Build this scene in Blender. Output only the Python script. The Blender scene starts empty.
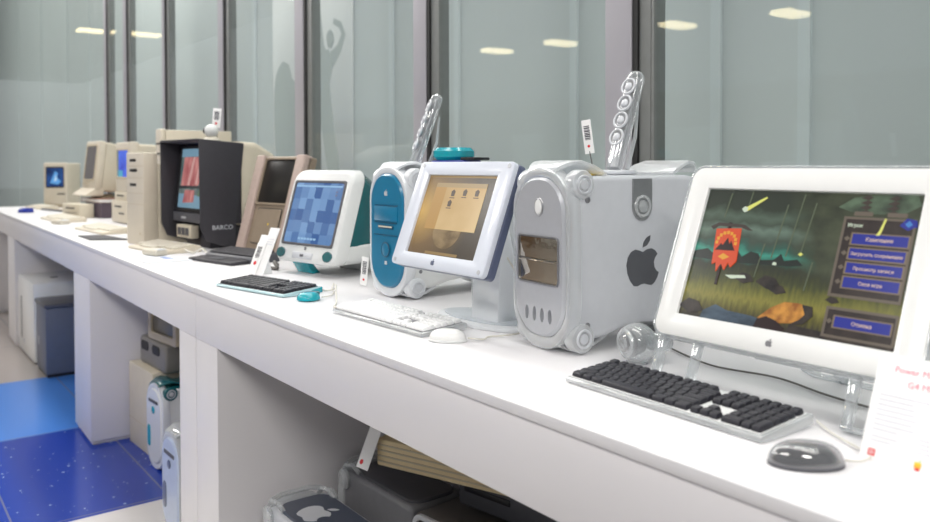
import bpy, bmesh, math, random
from mathutils import Matrix, Vector
random.seed(4)
PI = math.pi
H = 1.09                      # height of the counter top above the floor
sc = bpy.context.scene
COL = sc.collection

# ------------------------------------------------------------------ materials
def lin(c):
    c = c / 255.0
    return c / 12.92 if c <= 0.04045 else ((c + 0.055) / 1.055) ** 2.4
def rgb(r, g, b): return (lin(r), lin(g), lin(b), 1.0)

def mat(name, col, rough=0.45, metal=0.0, var=0.04, scale=30.0, emit=None, es=0.0, coat=0.0, spec=0.5, bump=0.0):
    """Principled material with a fine procedural colour and gloss variation."""
    m = bpy.data.materials.new(name); m.use_nodes = True
    nt = m.node_tree; b = nt.nodes['Principled BSDF']
    b.inputs['Roughness'].default_value = rough
    b.inputs['Metallic'].default_value = metal
    b.inputs['Coat Weight'].default_value = coat
    b.inputs['Specular IOR Level'].default_value = spec
    tc = nt.nodes.new('ShaderNodeTexCoord'); nz = nt.nodes.new('ShaderNodeTexNoise')
    nz.inputs['Scale'].default_value = scale; nz.inputs['Detail'].default_value = 3
    nt.links.new(tc.outputs['Object'], nz.inputs['Vector'])
    rp = nt.nodes.new('ShaderNodeValToRGB')
    rp.color_ramp.elements[0].position = 0.3; rp.color_ramp.elements[1].position = 0.7
    rp.color_ramp.elements[0].color = [c * (1 - var) for c in col[:3]] + [1]
    rp.color_ramp.elements[1].color = [min(1, c * (1 + var)) for c in col[:3]] + [1]
    nt.links.new(nz.outputs['Fac'], rp.inputs['Fac']); nt.links.new(rp.outputs['Color'], b.inputs['Base Color'])
    if bump:
        bp = nt.nodes.new('ShaderNodeBump'); bp.inputs['Strength'].default_value = bump; bp.inputs['Distance'].default_value = 0.002
        n2 = nt.nodes.new('ShaderNodeTexNoise'); n2.inputs['Scale'].default_value = scale * 8
        nt.links.new(tc.outputs['Object'], n2.inputs['Vector'])
        nt.links.new(n2.outputs['Fac'], bp.inputs['Height']); nt.links.new(bp.outputs['Normal'], b.inputs['Normal'])
    if emit:
        b.inputs['Emission Color'].default_value = emit; b.inputs['Emission Strength'].default_value = es
    return m

def clear(name, tint=(0.9, 0.92, 0.93), lo=0.12, hi=0.75, rough=0.05, body=(0.75, 0.77, 0.78), milk=0.15):
    """Clear or milky moulded plastic: see-through, shiny towards the edges."""
    m = bpy.data.materials.new(name); m.use_nodes = True
    nt = m.node_tree; nt.nodes.clear()
    out = nt.nodes.new('ShaderNodeOutputMaterial')
    tr = nt.nodes.new('ShaderNodeBsdfTransparent'); tr.inputs['Color'].default_value = (*tint, 1)
    gl = nt.nodes.new('ShaderNodeBsdfGlossy'); gl.inputs['Roughness'].default_value = rough
    gl.inputs['Color'].default_value = (0.95, 0.95, 0.95, 1)
    df = nt.nodes.new('ShaderNodeBsdfDiffuse'); df.inputs['Color'].default_value = (*body, 1)
    lw = nt.nodes.new('ShaderNodeLayerWeight'); lw.inputs['Blend'].default_value = 0.35
    mr = nt.nodes.new('ShaderNodeMapRange'); mr.inputs['To Min'].default_value = lo; mr.inputs['To Max'].default_value = hi
    nt.links.new(lw.outputs['Facing'], mr.inputs['Value'])
    m1 = nt.nodes.new('ShaderNodeMixShader'); m1.inputs['Fac'].default_value = milk
    nt.links.new(tr.outputs[0], m1.inputs[1]); nt.links.new(df.outputs[0], m1.inputs[2])
    m2 = nt.nodes.new('ShaderNodeMixShader')
    nt.links.new(mr.outputs[0], m2.inputs['Fac']); nt.links.new(m1.outputs[0], m2.inputs[1])
    m3 = nt.nodes.new('ShaderNodeMixShader'); m3.inputs['Fac'].default_value = 0.5
    nt.links.new(gl.outputs[0], m3.inputs[1]); nt.links.new(df.outputs[0], m3.inputs[2])
    nt.links.new(m3.outputs[0], m2.inputs[2]); nt.links.new(m2.outputs[0], out.inputs['Surface'])
    return m

def glow(name, r, g, b, s=1.0, coat=False):
    """A lit area of a screen."""
    c = rgb(r, g, b)
    return mat(name, (0.01, 0.01, 0.012, 1), 0.25, emit=c, es=s, var=0, spec=0.3)

def glow_noise(name, c0, c1, scale=(6, 1, 6), s=1.0, detail=4.0, lo=0.35, hi=0.65, kind='noise'):
    m = bpy.data.materials.new(name); m.use_nodes = True
    nt = m.node_tree; b = nt.nodes['Principled BSDF']
    b.inputs['Base Color'].default_value = (0.01, 0.01, 0.012, 1); b.inputs['Roughness'].default_value = 0.25
    b.inputs['Specular IOR Level'].default_value = 0.3
    tc = nt.nodes.new('ShaderNodeTexCoord'); mp = nt.nodes.new('ShaderNodeMapping'); mp.inputs['Scale'].default_value = scale
    nt.links.new(tc.outputs['Object'], mp.inputs['Vector'])
    if kind == 'cells':
        nz = nt.nodes.new('ShaderNodeTexVoronoi'); nz.inputs['Scale'].default_value = 1; nz.distance = 'CHEBYCHEV'; nz.inputs['Randomness'].default_value = 0.25
        sx = nt.nodes.new('ShaderNodeSeparateColor'); nt.links.new(mp.outputs[0], nz.inputs['Vector'])
        nt.links.new(nz.outputs['Color'], sx.inputs[0]); src = sx.outputs[0]
    else:
        nz = nt.nodes.new('ShaderNodeTexNoise'); nz.inputs['Scale'].default_value = 1; nz.inputs['Detail'].default_value = detail
        nt.links.new(mp.outputs[0], nz.inputs['Vector']); src = nz.outputs['Fac']
    rp = nt.nodes.new('ShaderNodeValToRGB'); e = rp.color_ramp.elements
    e[0].position = lo; e[1].position = hi; e[0].color = rgb(*c0); e[1].color = rgb(*c1)
    nt.links.new(src, rp.inputs['Fac']); nt.links.new(rp.outputs['Color'], b.inputs['Emission Color'])
    b.inputs['Emission Strength'].default_value = s
    return m

# ------------------------------------------------------------------ mesh building
def rrect(w, h, r, n=5, cx=0.0, cy=0.0):
    r = min(r, w / 2 - 1e-4, h / 2 - 1e-4); pts = []
    for qx, qy, a0 in ((1, 1, 0), (-1, 1, 90), (-1, -1, 180), (1, -1, 270)):
        for k in range(n + 1):
            a = math.radians(a0 + 90 * k / n)
            pts.append((cx + qx * (w / 2 - r) + r * math.cos(a), cy + qy * (h / 2 - r) + r * math.sin(a)))
    return pts
def circ(r, n=24, cx=0.0, cy=0.0, ry=None):
    ry = ry or r
    return [(cx + r * math.cos(2 * PI * k / n), cy + ry * math.sin(2 * PI * k / n)) for k in range(n)]
def put(pts, axis, d):
    """2-D outline at depth d along an axis."""
    if axis == 'y': return [(a, d, b) for a, b in pts]
    if axis == 'x': return [(d, a, b) for a, b in pts]
    return [(a, b, d) for a, b in pts]

class MB:
    def __init__(s): s.v = []; s.f = []; s.mi = []; s.M = Matrix.Identity(4)
    def add(s, vs, fs, mi=0):
        o = len(s.v)
        s.v += [tuple(s.M @ Vector(v)) for v in vs]
        s.f += [[i + o for i in f] for f in fs]; s.mi += [mi] * len(fs); return s
    def frombm(s, bm, mi=0):
        bm.verts.ensure_lookup_table(); bm.verts.index_update()
        s.add([v.co[:] for v in bm.verts], [[v.index for v in f.verts] for f in bm.faces], mi); bm.free(); return s
    def loft(s, secs, cap=(1, 1), closed=False, mi=0, bev=0.0, seg=2, ang=35):
        n = len(secs[0]); vs = [p for q in secs for p in q]; fs = []
        m = len(secs)
        for i in range(m if closed else m - 1):
            j = (i + 1) % m
            for k in range(n):
                l = (k + 1) % n
                fs.append([i * n + k, i * n + l, j * n + l, j * n + k])
        if not closed:
            if cap[0]: fs.append(list(range(n))[::-1])
            if cap[1]: fs.append([(m - 1) * n + k for k in range(n)])
        bm = bmesh.new(); bv = [bm.verts.new(p) for p in vs]
        for f in fs:
            try: bm.faces.new([bv[i] for i in f])
            except ValueError: pass
        bmesh.ops.recalc_face_normals(bm, faces=bm.faces)
        if bev:
            ed = [e for e in bm.edges if len(e.link_faces) == 2 and e.calc_face_angle(0) > math.radians(ang)]
            bmesh.ops.bevel(bm, geom=ed, offset=bev, segments=seg, profile=0.5, affect='EDGES', clamp_overlap=True)
        return s.frombm(bm, mi)
    def prism(s, pts, axis, a, b, bev=0.0, mi=0, seg=2):
        return s.loft([put(pts, axis, a), put(pts, axis, b)], mi=mi, bev=bev, seg=seg)
    def box(s, x0, x1, y0, y1, z0, z1, bev=0.0, mi=0, seg=2):
        return s.prism([(x0, z0), (x1, z0), (x1, z1), (x0, z1)], 'y', y0, y1, bev, mi, seg)
    def plate(s, pts, axis, a, b, e=0.002, mi=0):
        """Rounded slab: the outline is drawn in by e at both faces."""
        cx = sum(p[0] for p in pts) / len(pts); cy = sum(p[1] for p in pts) / len(pts)
        w = max(p[0] for p in pts) - cx; h = max(p[1] for p in pts) - cy
        sm = [(cx + (p[0] - cx) * (1 - e / w), cy + (p[1] - cy) * (1 - e / h)) for p in pts]
        d = e if b > a else -e
        return s.loft([put(sm, axis, a), put(pts, axis, a + d), put(pts, axis, b - d), put(sm, axis, b)], mi=mi)
    def frame(s, outer, inner, axis, a, b, mi=0, bev=0.0):
        return s.loft([put(outer, axis, a), put(outer, axis, b), put(inner, axis, b), put(inner, axis, a)], closed=True, mi=mi, bev=bev)
    def cyl(s, c, r, h, axis='z', n=24, bev=0.0, mi=0, r2=None):
        r2 = r if r2 is None else r2
        i = 'xyz'.index(axis); o = [(1, 2), (0, 2), (0, 1)][i]
        a = put(circ(r, n, c[o[0]], c[o[1]]), axis, c[i]); b = put(circ(r2, n, c[o[0]], c[o[1]]), axis, c[i] + h)
        return s.loft([a, b], bev=bev, mi=mi)
    def tube(s, pts, r, n=8, mi=0):
        P = [Vector(p) for p in pts]; secs = []; up = Vector((0, 0, 1))
        for i, p in enumerate(P):
            t = (P[min(i + 1, len(P) - 1)] - P[max(i - 1, 0)]).normalized()
            u = t.cross(up)
            if u.length < 1e-3: u = t.cross(Vector((1, 0, 0)))
            u.normalize(); w = u.cross(t)
            rr = r[i] if isinstance(r, (list, tuple)) else r
            secs.append([tuple(p + u * rr * math.cos(2 * PI * k / n) + w * rr * math.sin(2 * PI * k / n)) for k in range(n)])
        return s.loft(secs, mi=mi)
    def torus(s, c, R, r, axis='y', n=28, k=8, mi=0):
        secs = []
        for i in range(n):
            a = 2 * PI * i / n; q = []
            for j in range(k):
                b = 2 * PI * j / k; d = R + r * math.cos(b); e = r * math.sin(b)
                p = {'y': (d * math.cos(a), e, d * math.sin(a)), 'x': (e, d * math.cos(a), d * math.sin(a)), 'z': (d * math.cos(a), d * math.sin(a), e)}[axis]
                q.append((c[0] + p[0], c[1] + p[1], c[2] + p[2]))
            secs.append(q)
        return s.loft(secs, closed=True, mi=mi)
    def ell(s, c, rx, ry, rz, n=20, m=12, z0=-1.0, z1=1.0, mi=0):
        secs = []
        a0 = math.asin(max(-1, min(1, z0))); a1 = math.asin(max(-1, min(1, z1)))
        for i in range(m + 1):
            a = a0 + (a1 - a0) * i / m; q = max(1e-3, math.cos(a))
            secs.append([(c[0] + rx * q * math.cos(2 * PI * k / n), c[1] + ry * q * math.sin(2 * PI * k / n), c[2] + rz * math.sin(a)) for k in range(n)])
        return s.loft(secs, mi=mi)
    def strip(s, path, t, mi=0, bev=0.0):
        """Curved band: path of (y, z, halfwidth), thickness t, spanning x."""
        secs = []
        for i, (y, z, w) in enumerate(path):
            a = path[max(i - 1, 0)]; b = path[min(i + 1, len(path) - 1)]
            d = Vector((b[0] - a[0], b[1] - a[1])).normalized(); ny, nz = -d.y * t / 2, d.x * t / 2
            secs.append([(-w, y + ny, z + nz), (w, y + ny, z + nz), (w, y - ny, z - nz), (-w, y - ny, z - nz)])
        return s.loft(secs, mi=mi, bev=bev)
    def text(s, body, size, org, axis='y', depth=0.0004, mi=0, align='LEFT', shear=0):
        """Lettering lying in the xz plane facing -y (axis y), the yz plane facing +x (axis x) or on top (axis z)."""
        cu = bpy.data.curves.new('lettering', 'FONT'); cu.body = body; cu.size = size; cu.align_x = align; cu.extrude = depth; cu.shear = shear
        cu.resolution_u = 2
        ob = bpy.data.objects.new('lettering', cu); COL.objects.link(ob)
        me = bpy.data.meshes.new_from_object(ob.evaluated_get(bpy.context.evaluated_depsgraph_get()))
        vs = []
        for v in me.vertices:
            a, b, c = v.co
            vs.append({'y': (org[0] + a, org[1] - c, org[2] + b), 'x': (org[0] + c, org[1] + a, org[2] + b), 'z': (org[0] + a, org[1] + b, org[2] + c)}[axis])
        s.add(vs, [list(p.vertices) for p in me.polygons], mi)
        bpy.data.objects.remove(ob); bpy.data.curves.remove(cu); bpy.data.meshes.remove(me); return s
    def rot(s, deg, axis='X', piv=(0, 0, 0)):
        s.M = Matrix.Translation(piv) @ Matrix.Rotation(math.radians(deg), 4, axis) @ Matrix.Translation([-c for c in piv]); return s
    def mesh(s, name, mats):
        me = bpy.data.meshes.new(name); me.from_pydata(s.v, [], s.f)
        for m in (mats if isinstance(mats, (list, tuple)) else [mats]): me.materials.append(m)
        me.polygons.foreach_set('material_index', s.mi)
        bm = bmesh.new(); bm.from_mesh(me); bmesh.ops.recalc_face_normals(bm, faces=bm.faces); bm.to_mesh(me); bm.free()
        me.polygons.foreach_set('use_smooth', [True] * len(me.polygons)); me.set_sharp_from_angle(angle=math.radians(32)); me.update()
        return me
    def build(s, name, mats, parent=None, label=None, loc=None, kind=None):
        o = bpy.data.objects.new(name, s.mesh(name, mats)); COL.objects.link(o)
        if parent: o.parent = parent
        if loc: o.location = loc
        if label: o['label'] = label
        if kind: o['kind'] = kind
        return o

def carve(o, cutter):
    """Cut real recesses into a part."""
    c = cutter.build('cutter', o.data.materials[0]); c.parent = o.parent; c.matrix_world = o.matrix_world
    md = o.modifiers.new('cut', 'BOOLEAN'); md.object = c; md.solver = 'EXACT'
    bpy.context.view_layer.update()
    me = bpy.data.meshes.new_from_object(o.evaluated_get(bpy.context.evaluated_depsgraph_get()))
    o.modifiers.clear(); old = o.data; nm = old.name; o.data = me; bpy.data.objects.remove(c); bpy.data.meshes.remove(old); me.name = nm
    me.polygons.foreach_set('use_smooth', [True] * len(me.polygons)); me.set_sharp_from_angle(angle=math.radians(32))

def thing(name, label, cat, loc=(0, 0, 0), rz=0.0, group=None):
    o = bpy.data.objects.new(name, None); COL.objects.link(o); o.empty_display_size = 0.05
    o.location = (loc[0], loc[1], loc[2] + H); o.rotation_euler = (0, 0, math.radians(rz))
    o['label'] = label; o['category'] = cat
    if group: o['group'] = group
    return o
def tag(o, label, cat, group=None):
    o['label'] = label; o['category'] = cat
    if group: o['group'] = group
    return o
def struct(o): o['kind'] = 'structure'; return o
def copy_tree(o, parent=None):
    c = o.copy(); COL.objects.link(c)
    if parent: c.parent = parent
    for ch in list(o.children): copy_tree(ch, c)
    return c

APPLE = [(0, .70), (.12, .755), (.25, .77), (.36, .72), (.43, .64), (.36, .57), (.32, .47), (.34, .36), (.40, .28), (.47, .245), (.42, .13), (.34, .03), (.25, -.02),
         (.14, 0), (.04, .03), (-.06, .02), (-.16, -.015), (-.26, 0), (-.36, .11), (-.44, .27), (-.47, .45), (-.43, .61), (-.34, .72), (-.22, .765), (-.1, .74)]
LEAF = [(0, .80), (.02, .90), (.10, 1.0), (.22, 1.05), (.2, .94), (.12, .84)]
def fruit(mb, cx, cz, h, axis, a, b, mi=0):
    for o in (APPLE, LEAF): mb.prism([(cx + x * h, cz + (z - .5) * h) for x, z in o], axis, a, b, mi=mi)
    return mb

# ------------------------------------------------------------------ shared materials
M = {}
M['counter'] = mat('white_laminate', rgb(226, 224, 226), 0.4, var=0.008, scale=3)
M['fascia'] = mat('white_board', rgb(226, 223, 225), 0.45, var=0.01, scale=2)
M['beige'] = mat('beige_plastic', rgb(214, 204, 184), 0.5, var=0.03, scale=12, bump=0.05)
M['beige2'] = mat('warm_beige_plastic', rgb(210, 200, 182), 0.5, var=0.03, scale=12, bump=0.05)
M['beige_dk'] = mat('yellowed_beige_plastic', rgb(196, 182, 156), 0.55, var=0.04, scale=10)
M['keybeige'] = mat('ivory_plastic', rgb(208, 201, 186), 0.5, var=0.03, scale=60)
M['slot'] = mat('dark_slot', rgb(40, 38, 36), 0.6)
M['dark'] = mat('charcoal_plastic', rgb(52, 50, 56), 0.5, var=0.05, scale=40, bump=0.05)
M['black'] = mat('black_plastic', rgb(26, 26, 30), 0.4, var=0.06, scale=80)
M['blackkey'] = mat('black_keycap', rgb(36, 36, 44), 0.38, var=0.08, scale=90)
M['grey'] = mat('mid_grey_plastic', rgb(120, 120, 124), 0.45)
M['greydk'] = mat('dark_grey_plastic', rgb(84, 84, 90), 0.45)
M['silver'] = mat('silver_plastic', rgb(186, 188, 193), 0.32, metal=0.25, var=0.015, scale=60, coat=0.3)
M['silver2'] = mat('pale_silver_plastic', rgb(204, 206, 211), 0.35, metal=0.15, var=0.015, scale=40, coat=0.3)
M['chrome'] = mat('mirror_metal', rgb(206, 196, 182), 0.05, metal=1.0, var=0.02, scale=4, bump=0.12)
M['metal'] = mat('satin_metal', rgb(170, 170, 172), 0.3, metal=0.9)
M['darkmetal'] = mat('dark_emblem', rgb(96, 97, 102), 0.35, metal=0.4)
M['white'] = mat('white_plastic', rgb(236, 236, 234), 0.3, var=0.01, scale=20, coat=0.3)
M['whitekey'] = mat('white_keycap', rgb(240, 240, 240), 0.35, var=0.01, scale=60)
M['offwhite'] = mat('offwhite_plastic', rgb(222, 223, 222), 0.35, var=0.015, scale=20, coat=0.2)
M['teal'] = mat('deep_teal_plastic', rgb(12, 92, 98), 0.22, var=0.1, scale=8, coat=0.5)
M['tealbright'] = mat('bright_teal_plastic', rgb(20, 158, 172), 0.2, var=0.06, scale=10, coat=0.5)
M['blueteal'] = mat('blue_teal_front', rgb(16, 118, 156), 0.3, var=0.05, scale=10, coat=0.3)
M['blueteal_dk'] = mat('blue_teal_shadow_line', rgb(8, 78, 108), 0.35)  # deeper blue teal for the slot, seams and button ring
M['navy'] = mat('graphite_navy_plastic', rgb(62, 70, 86), 0.3, var=0.06, scale=10, coat=0.4)
M['slate'] = mat('slate_blue_edge', rgb(84, 92, 118), 0.3, coat=0.3)
M['taupe'] = mat('taupe_metallic', rgb(150, 134, 116), 0.42, metal=0.15, var=0.04, scale=20)
M['taupe_lt'] = mat('rosy_taupe_fabric', rgb(182, 162, 152), 0.6, var=0.05, scale=60)
M['paper'] = mat('white_card', rgb(246, 245, 244), 0.6, var=0.006, scale=10)
M['red'] = mat('red_ink', rgb(214, 40, 48), 0.6)
M['pink'] = mat('rose_red_ink', rgb(240, 150, 166), 0.6)
M['ink'] = mat('grey_ink', rgb(150, 150, 160), 0.6)
M['inkpale'] = mat('pale_grey_ink', rgb(214, 214, 222), 0.6)
M['yellow'] = mat('yellow_plastic', rgb(232, 196, 40), 0.45)
M['orange'] = mat('orange_ink', rgb(240, 170, 60), 0.6)
M['green'] = mat('green_ink', rgb(110, 180, 80), 0.6)
M['cable'] = mat('white_cable', rgb(214, 210, 200), 0.45)
M['cabledk'] = mat('grey_cable', rgb(92, 88, 84), 0.45)
M['blue'] = mat('blue_plastic', rgb(30, 50, 150), 0.35)
M['blackscreen'] = mat('dark_screen_glass', rgb(34, 32, 31), 0.3, var=0.02, spec=0.25)
M['clear'] = clear('clear_acrylic')
M['clearw'] = clear('milky_clear_acrylic', milk=0.35, lo=0.15, hi=0.8)
M['cleart'] = clear('pale_teal_clear_plastic', tint=(0.8, 0.92, 0.93), body=(0.62, 0.76, 0.78), milk=0.5, lo=0.2, hi=0.75)
M['clearm'] = clear('bright_clear_plastic', body=(.88, .89, .9), milk=.26, lo=.12, hi=.8)
M['cleardk'] = clear('smoky_clear_plastic', tint=(0.75, 0.75, 0.76), body=(0.4, 0.4, 0.42), milk=0.12, lo=0.2, hi=0.7)
M['frost'] = clear('frosted_white_plastic', tint=(0.92, 0.94, 0.96), body=(0.9, 0.92, 0.95), milk=0.75, lo=0.2, hi=0.6, rough=0.2)
M['alu'] = mat('anodised_aluminium', rgb(176, 173, 179), 0.45, metal=0.2, var=0.01, scale=5)
M['gasket'] = mat('black_gasket', rgb(28, 28, 28), 0.6)
M['aludk'] = mat('shadowed_channel', rgb(122, 124, 122), 0.5, metal=0.2)  # darker grey metal of the recessed mullion channel

# ------------------------------------------------------------------ the setting
def floor_material():
    m = bpy.data.materials.new('coloured_stone_tiles'); m.use_nodes = True
    nt = m.node_tree; b = nt.nodes['Principled BSDF']; b.inputs['Roughness'].default_value = 0.2
    tc = nt.nodes.new('ShaderNodeTexCoord'); sp = nt.nodes.new('ShaderNodeSeparateXYZ'); nt.links.new(tc.outputs['Object'], sp.inputs[0])
    def math_(op, a, bb=None, cc=None):
        n = nt.nodes.new('ShaderNodeMath'); n.operation = op
        for i, q in enumerate((a, bb, cc)):
            if q is None: continue
            if isinstance(q, (int, float)): n.inputs[i].default_value = q
            else: nt.links.new(q, n.inputs[i])
        return n.outputs[0]
    mr = nt.nodes.new('ShaderNodeMapRange'); mr.inputs['From Min'].default_value = -10; mr.inputs['From Max'].default_value = 0
    nt.links.new(sp.outputs['X'], mr.inputs['Value'])
    rp = nt.nodes.new('ShaderNodeValToRGB'); rp.color_ramp.interpolation = 'CONSTANT'
    e = rp.color_ramp.elements; e[0].position = 0; e[0].color = rgb(176, 168, 164)
    e[1].position = 0.348; e[1].color = rgb(74, 136, 222)
    q = e.new(0.487); q.color = rgb(22, 58, 160)
    q = e.new(0.6185); q.color = rgb(226, 222, 220)
    q = e.new(0.76); q.color = rgb(116, 110, 107)  # unseen grey stretch, toned down to cut bounce into the near bay
    nt.links.new(mr.outputs[0], rp.inputs['Fac'])
    # pale chips in the blue tiles
    vo = nt.nodes.new('ShaderNodeTexVoronoi'); vo.inputs['Scale'].default_value = 38; nt.links.new(tc.outputs['Object'], vo.inputs['Vector'])
    sc_ = nt.nodes.new('ShaderNodeSeparateColor'); nt.links.new(vo.outputs['Color'], sc_.inputs[0])
    lim = math_('MULTIPLY', math_('POWER', sc_.outputs[0], 5.0), 0.26)
    chip = math_('LESS_THAN', vo.outputs['Distance'], lim)
    dk = math_('MULTIPLY', math_('GREATER_THAN', sp.outputs['X'], -5.13), math_('LESS_THAN', sp.outputs['X'], -3.815))
    chip = math_('MULTIPLY', math_('MULTIPLY', chip, dk), 0.75)
    mx = nt.nodes.new('ShaderNodeMix'); mx.data_type = 'RGBA'; mx.inputs[7].default_value = rgb(180, 210, 240)
    nt.links.new(chip, mx.inputs[0]); nt.links.new(rp.outputs['Color'], mx.inputs[6])
    # grout
    gy = math_('LESS_THAN', math_('PINGPONG', math_('ADD', sp.outputs['Y'], -0.165), 0.3125), 0.004)
    gx = math_('LESS_THAN', math_('PINGPONG', math_('ADD', sp.outputs['X'], 5.13), 0.657), 0.004)
    g = math_('MULTIPLY', math_('MAXIMUM', gy, gx), 0.7)
    m2 = nt.nodes.new('ShaderNodeMix'); m2.data_type = 'RGBA'; m2.inputs[7].default_value = rgb(120, 124, 140)
    nt.links.new(g, m2.inputs[0]); nt.links.new(mx.outputs[2], m2.inputs[6])
    nt.links.new(m2.outputs[2], b.inputs['Base Color'])
    return m

struct(MB().box(-60, 5, -9, 2.2, -0.12, 0).build('floor', floor_material()))
M['wall'] = mat('frosted_wall_panel', rgb(203, 208, 208), 0.6, var=0.02, scale=0.7)
M['wallb'] = mat('paler_wall_strip', rgb(210, 216, 217), 0.6, var=0.01, scale=1)
M['ceil'] = mat('grey_ceiling', rgb(190, 192, 194), 0.7, var=0.02, scale=1)
wb = struct(MB().box(-60, 5, 1.95, 2.2, 0, 7.0).build('wall_back', M['wall']))
mb = MB()
for x in (-20.4, -17.6, -15.2, -13.6, -12.2, -9.6, -7.9, -7.1, -4.75, -4.0, -3.0, -2.15, -1.75, -1.25, -0.7):
    mb.box(x, x + 0.05, 1.935, 1.955, 0.0, 7.0)
struct(mb.build('trim_1', M['wallb']))
# the ceiling and its lamps
ce = struct(MB().box(-60, 5, -9, 2.2, 7.0, 7.15).build('ceiling', M['ceil']))
M['lampsoft'] = mat('soft_lamp_panel', rgb(255, 240, 200), 0.5, emit=rgb(255, 232, 178), es=4.5, var=0)
M['lamp'] = mat('warm_lamp_panel', rgb(255, 240, 200), 0.5, emit=rgb(255, 236, 190), es=14.0, var=0)
for x, y, z, k in ((-23.0, -1.73, 5.0, 2.0), (-22.84, -2.88, 5.0, 2.0), (-9.29, -4.16, 3.15, 1), (-8.17, -4.37, 3.15, 1), (-6.30, -4.50, 3.15, 1), (-5.07, -4.89, 3.15, 1)):
    lp = struct(MB().box(x - 0.11 * k, x + 0.11 * k, y - 0.22 * k, y + 0.22 * k, z, z + .049, 0.004).build('lamp_panel', M['lamp'] if k == 1 else M['lampsoft'], ce))
    struct(MB().cyl((x, y, z + .0495), .008, 6.999 - z - .0495).build('lamp_rod', M['metal'], lp))
M['panelbrown'] = mat('brown_wood_panel', rgb(120, 98, 80), .5, var=.12, scale=3)
wf = struct(MB().box(-20, -4.5, -7.4, -7.2, 0, 2.7).build('wall_front', M['panelbrown']))  # unseen part wall, added for the mirrored drive doors to reflect
for x in (-16, -12.5, -10.4, -8.6, -6.4): struct(MB().box(x, x + .9, -7.19, -7.15, .02, 2.1, .01).build('door_panel', M['gasket'] if int(x) % 2 else M['ceil'], wf))  # dark and pale panels added to vary those reflections
# glazing
YG = 1.2
def glass_material():
    m = bpy.data.materials.new('window_glass'); m.use_nodes = True
    nt = m.node_tree; nt.nodes.clear(); out = nt.nodes.new('ShaderNodeOutputMaterial')
    tr = nt.nodes.new('ShaderNodeBsdfTransparent'); tr.inputs['Color'].default_value = (0.93, 0.955, 0.95, 1)
    gl = nt.nodes.new('ShaderNodeBsdfGlossy'); gl.inputs['Roughness'].default_value = 0.015
    lw = nt.nodes.new('ShaderNodeLayerWeight'); lw.inputs['Blend'].default_value = 0.5
    pw = nt.nodes.new('ShaderNodeMath'); pw.operation = 'POWER'; pw.inputs[1].default_value = 5.0; nt.links.new(lw.outputs['Facing'], pw.inputs[0])
    fr = nt.nodes.new('ShaderNodeMapRange'); fr.inputs['To Min'].default_value = 0.03; fr.inputs['To Max'].default_value = 0.5; nt.links.new(pw.outputs[0], fr.inputs['Value'])
    mx = nt.nodes.new('ShaderNodeMixShader'); nt.links.new(fr.outputs[0], mx.inputs[0])
    nt.links.new(tr.outputs[0], mx.inputs[1]); nt.links.new(gl.outputs[0], mx.inputs[2]); nt.links.new(mx.outputs[0], out.inputs[0])
    return m
M['glass'] = glass_material()
MX = [-9.243, -8.44, -7.204, -5.805, -4.478, -3.170, -1.904, -0.60]
edges = [-60.0] + MX + [5.0]
for i in range(len(edges) - 1):
    a, b = edges[i], edges[i + 1]
    struct(MB().box(a + 0.06, b - 0.02, YG, YG + 0.006, 0.0, 7.0).build('window_%d' % (i + 1), M['glass']))
for i, x in enumerate(MX):
    w = (0.09, 0.11, 0.06, 0.09, 0.11, 0.10, 0.115, 0.11)[i]
    f = struct(MB().box(x - 0.02 - w, x - 0.012, YG - 0.02, YG + 0.05, 0, 7.0, 0.002).build('trim_%d' % (i + 2), M['alu']))
    struct(MB().box(x - 0.011, x + 0.012, YG - 0.016, YG + 0.05, 0, 7.0).build('gasket', M['gasket'], f))
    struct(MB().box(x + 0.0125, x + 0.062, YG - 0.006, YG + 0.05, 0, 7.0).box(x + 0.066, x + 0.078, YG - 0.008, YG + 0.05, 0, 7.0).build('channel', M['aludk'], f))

# hall reflections in the glass, built as flat sheets on the back wall
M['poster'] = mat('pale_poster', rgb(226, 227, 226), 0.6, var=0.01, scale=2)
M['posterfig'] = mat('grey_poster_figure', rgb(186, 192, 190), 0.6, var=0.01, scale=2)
def reflected_poster(label, x0, x1, z0, z1, figs):
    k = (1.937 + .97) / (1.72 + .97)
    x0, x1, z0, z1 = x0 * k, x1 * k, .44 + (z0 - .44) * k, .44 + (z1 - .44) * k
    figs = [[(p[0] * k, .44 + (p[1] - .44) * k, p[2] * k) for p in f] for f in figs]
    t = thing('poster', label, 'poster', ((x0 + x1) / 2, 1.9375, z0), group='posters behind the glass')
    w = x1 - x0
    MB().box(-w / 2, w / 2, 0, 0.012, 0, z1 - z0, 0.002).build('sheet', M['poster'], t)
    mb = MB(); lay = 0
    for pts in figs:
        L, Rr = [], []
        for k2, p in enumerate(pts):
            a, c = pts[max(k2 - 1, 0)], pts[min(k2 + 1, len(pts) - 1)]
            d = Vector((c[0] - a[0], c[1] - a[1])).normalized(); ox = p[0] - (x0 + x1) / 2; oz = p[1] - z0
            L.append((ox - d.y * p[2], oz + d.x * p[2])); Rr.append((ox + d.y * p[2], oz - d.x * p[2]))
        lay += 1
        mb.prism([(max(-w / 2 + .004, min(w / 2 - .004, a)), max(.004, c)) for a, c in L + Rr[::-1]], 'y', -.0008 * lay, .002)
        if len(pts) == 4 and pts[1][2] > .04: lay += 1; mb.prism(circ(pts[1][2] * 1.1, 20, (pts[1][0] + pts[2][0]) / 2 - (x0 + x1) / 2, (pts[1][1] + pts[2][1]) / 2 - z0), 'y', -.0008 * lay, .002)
    mb.build('figure', M['posterfig'], t)
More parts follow.
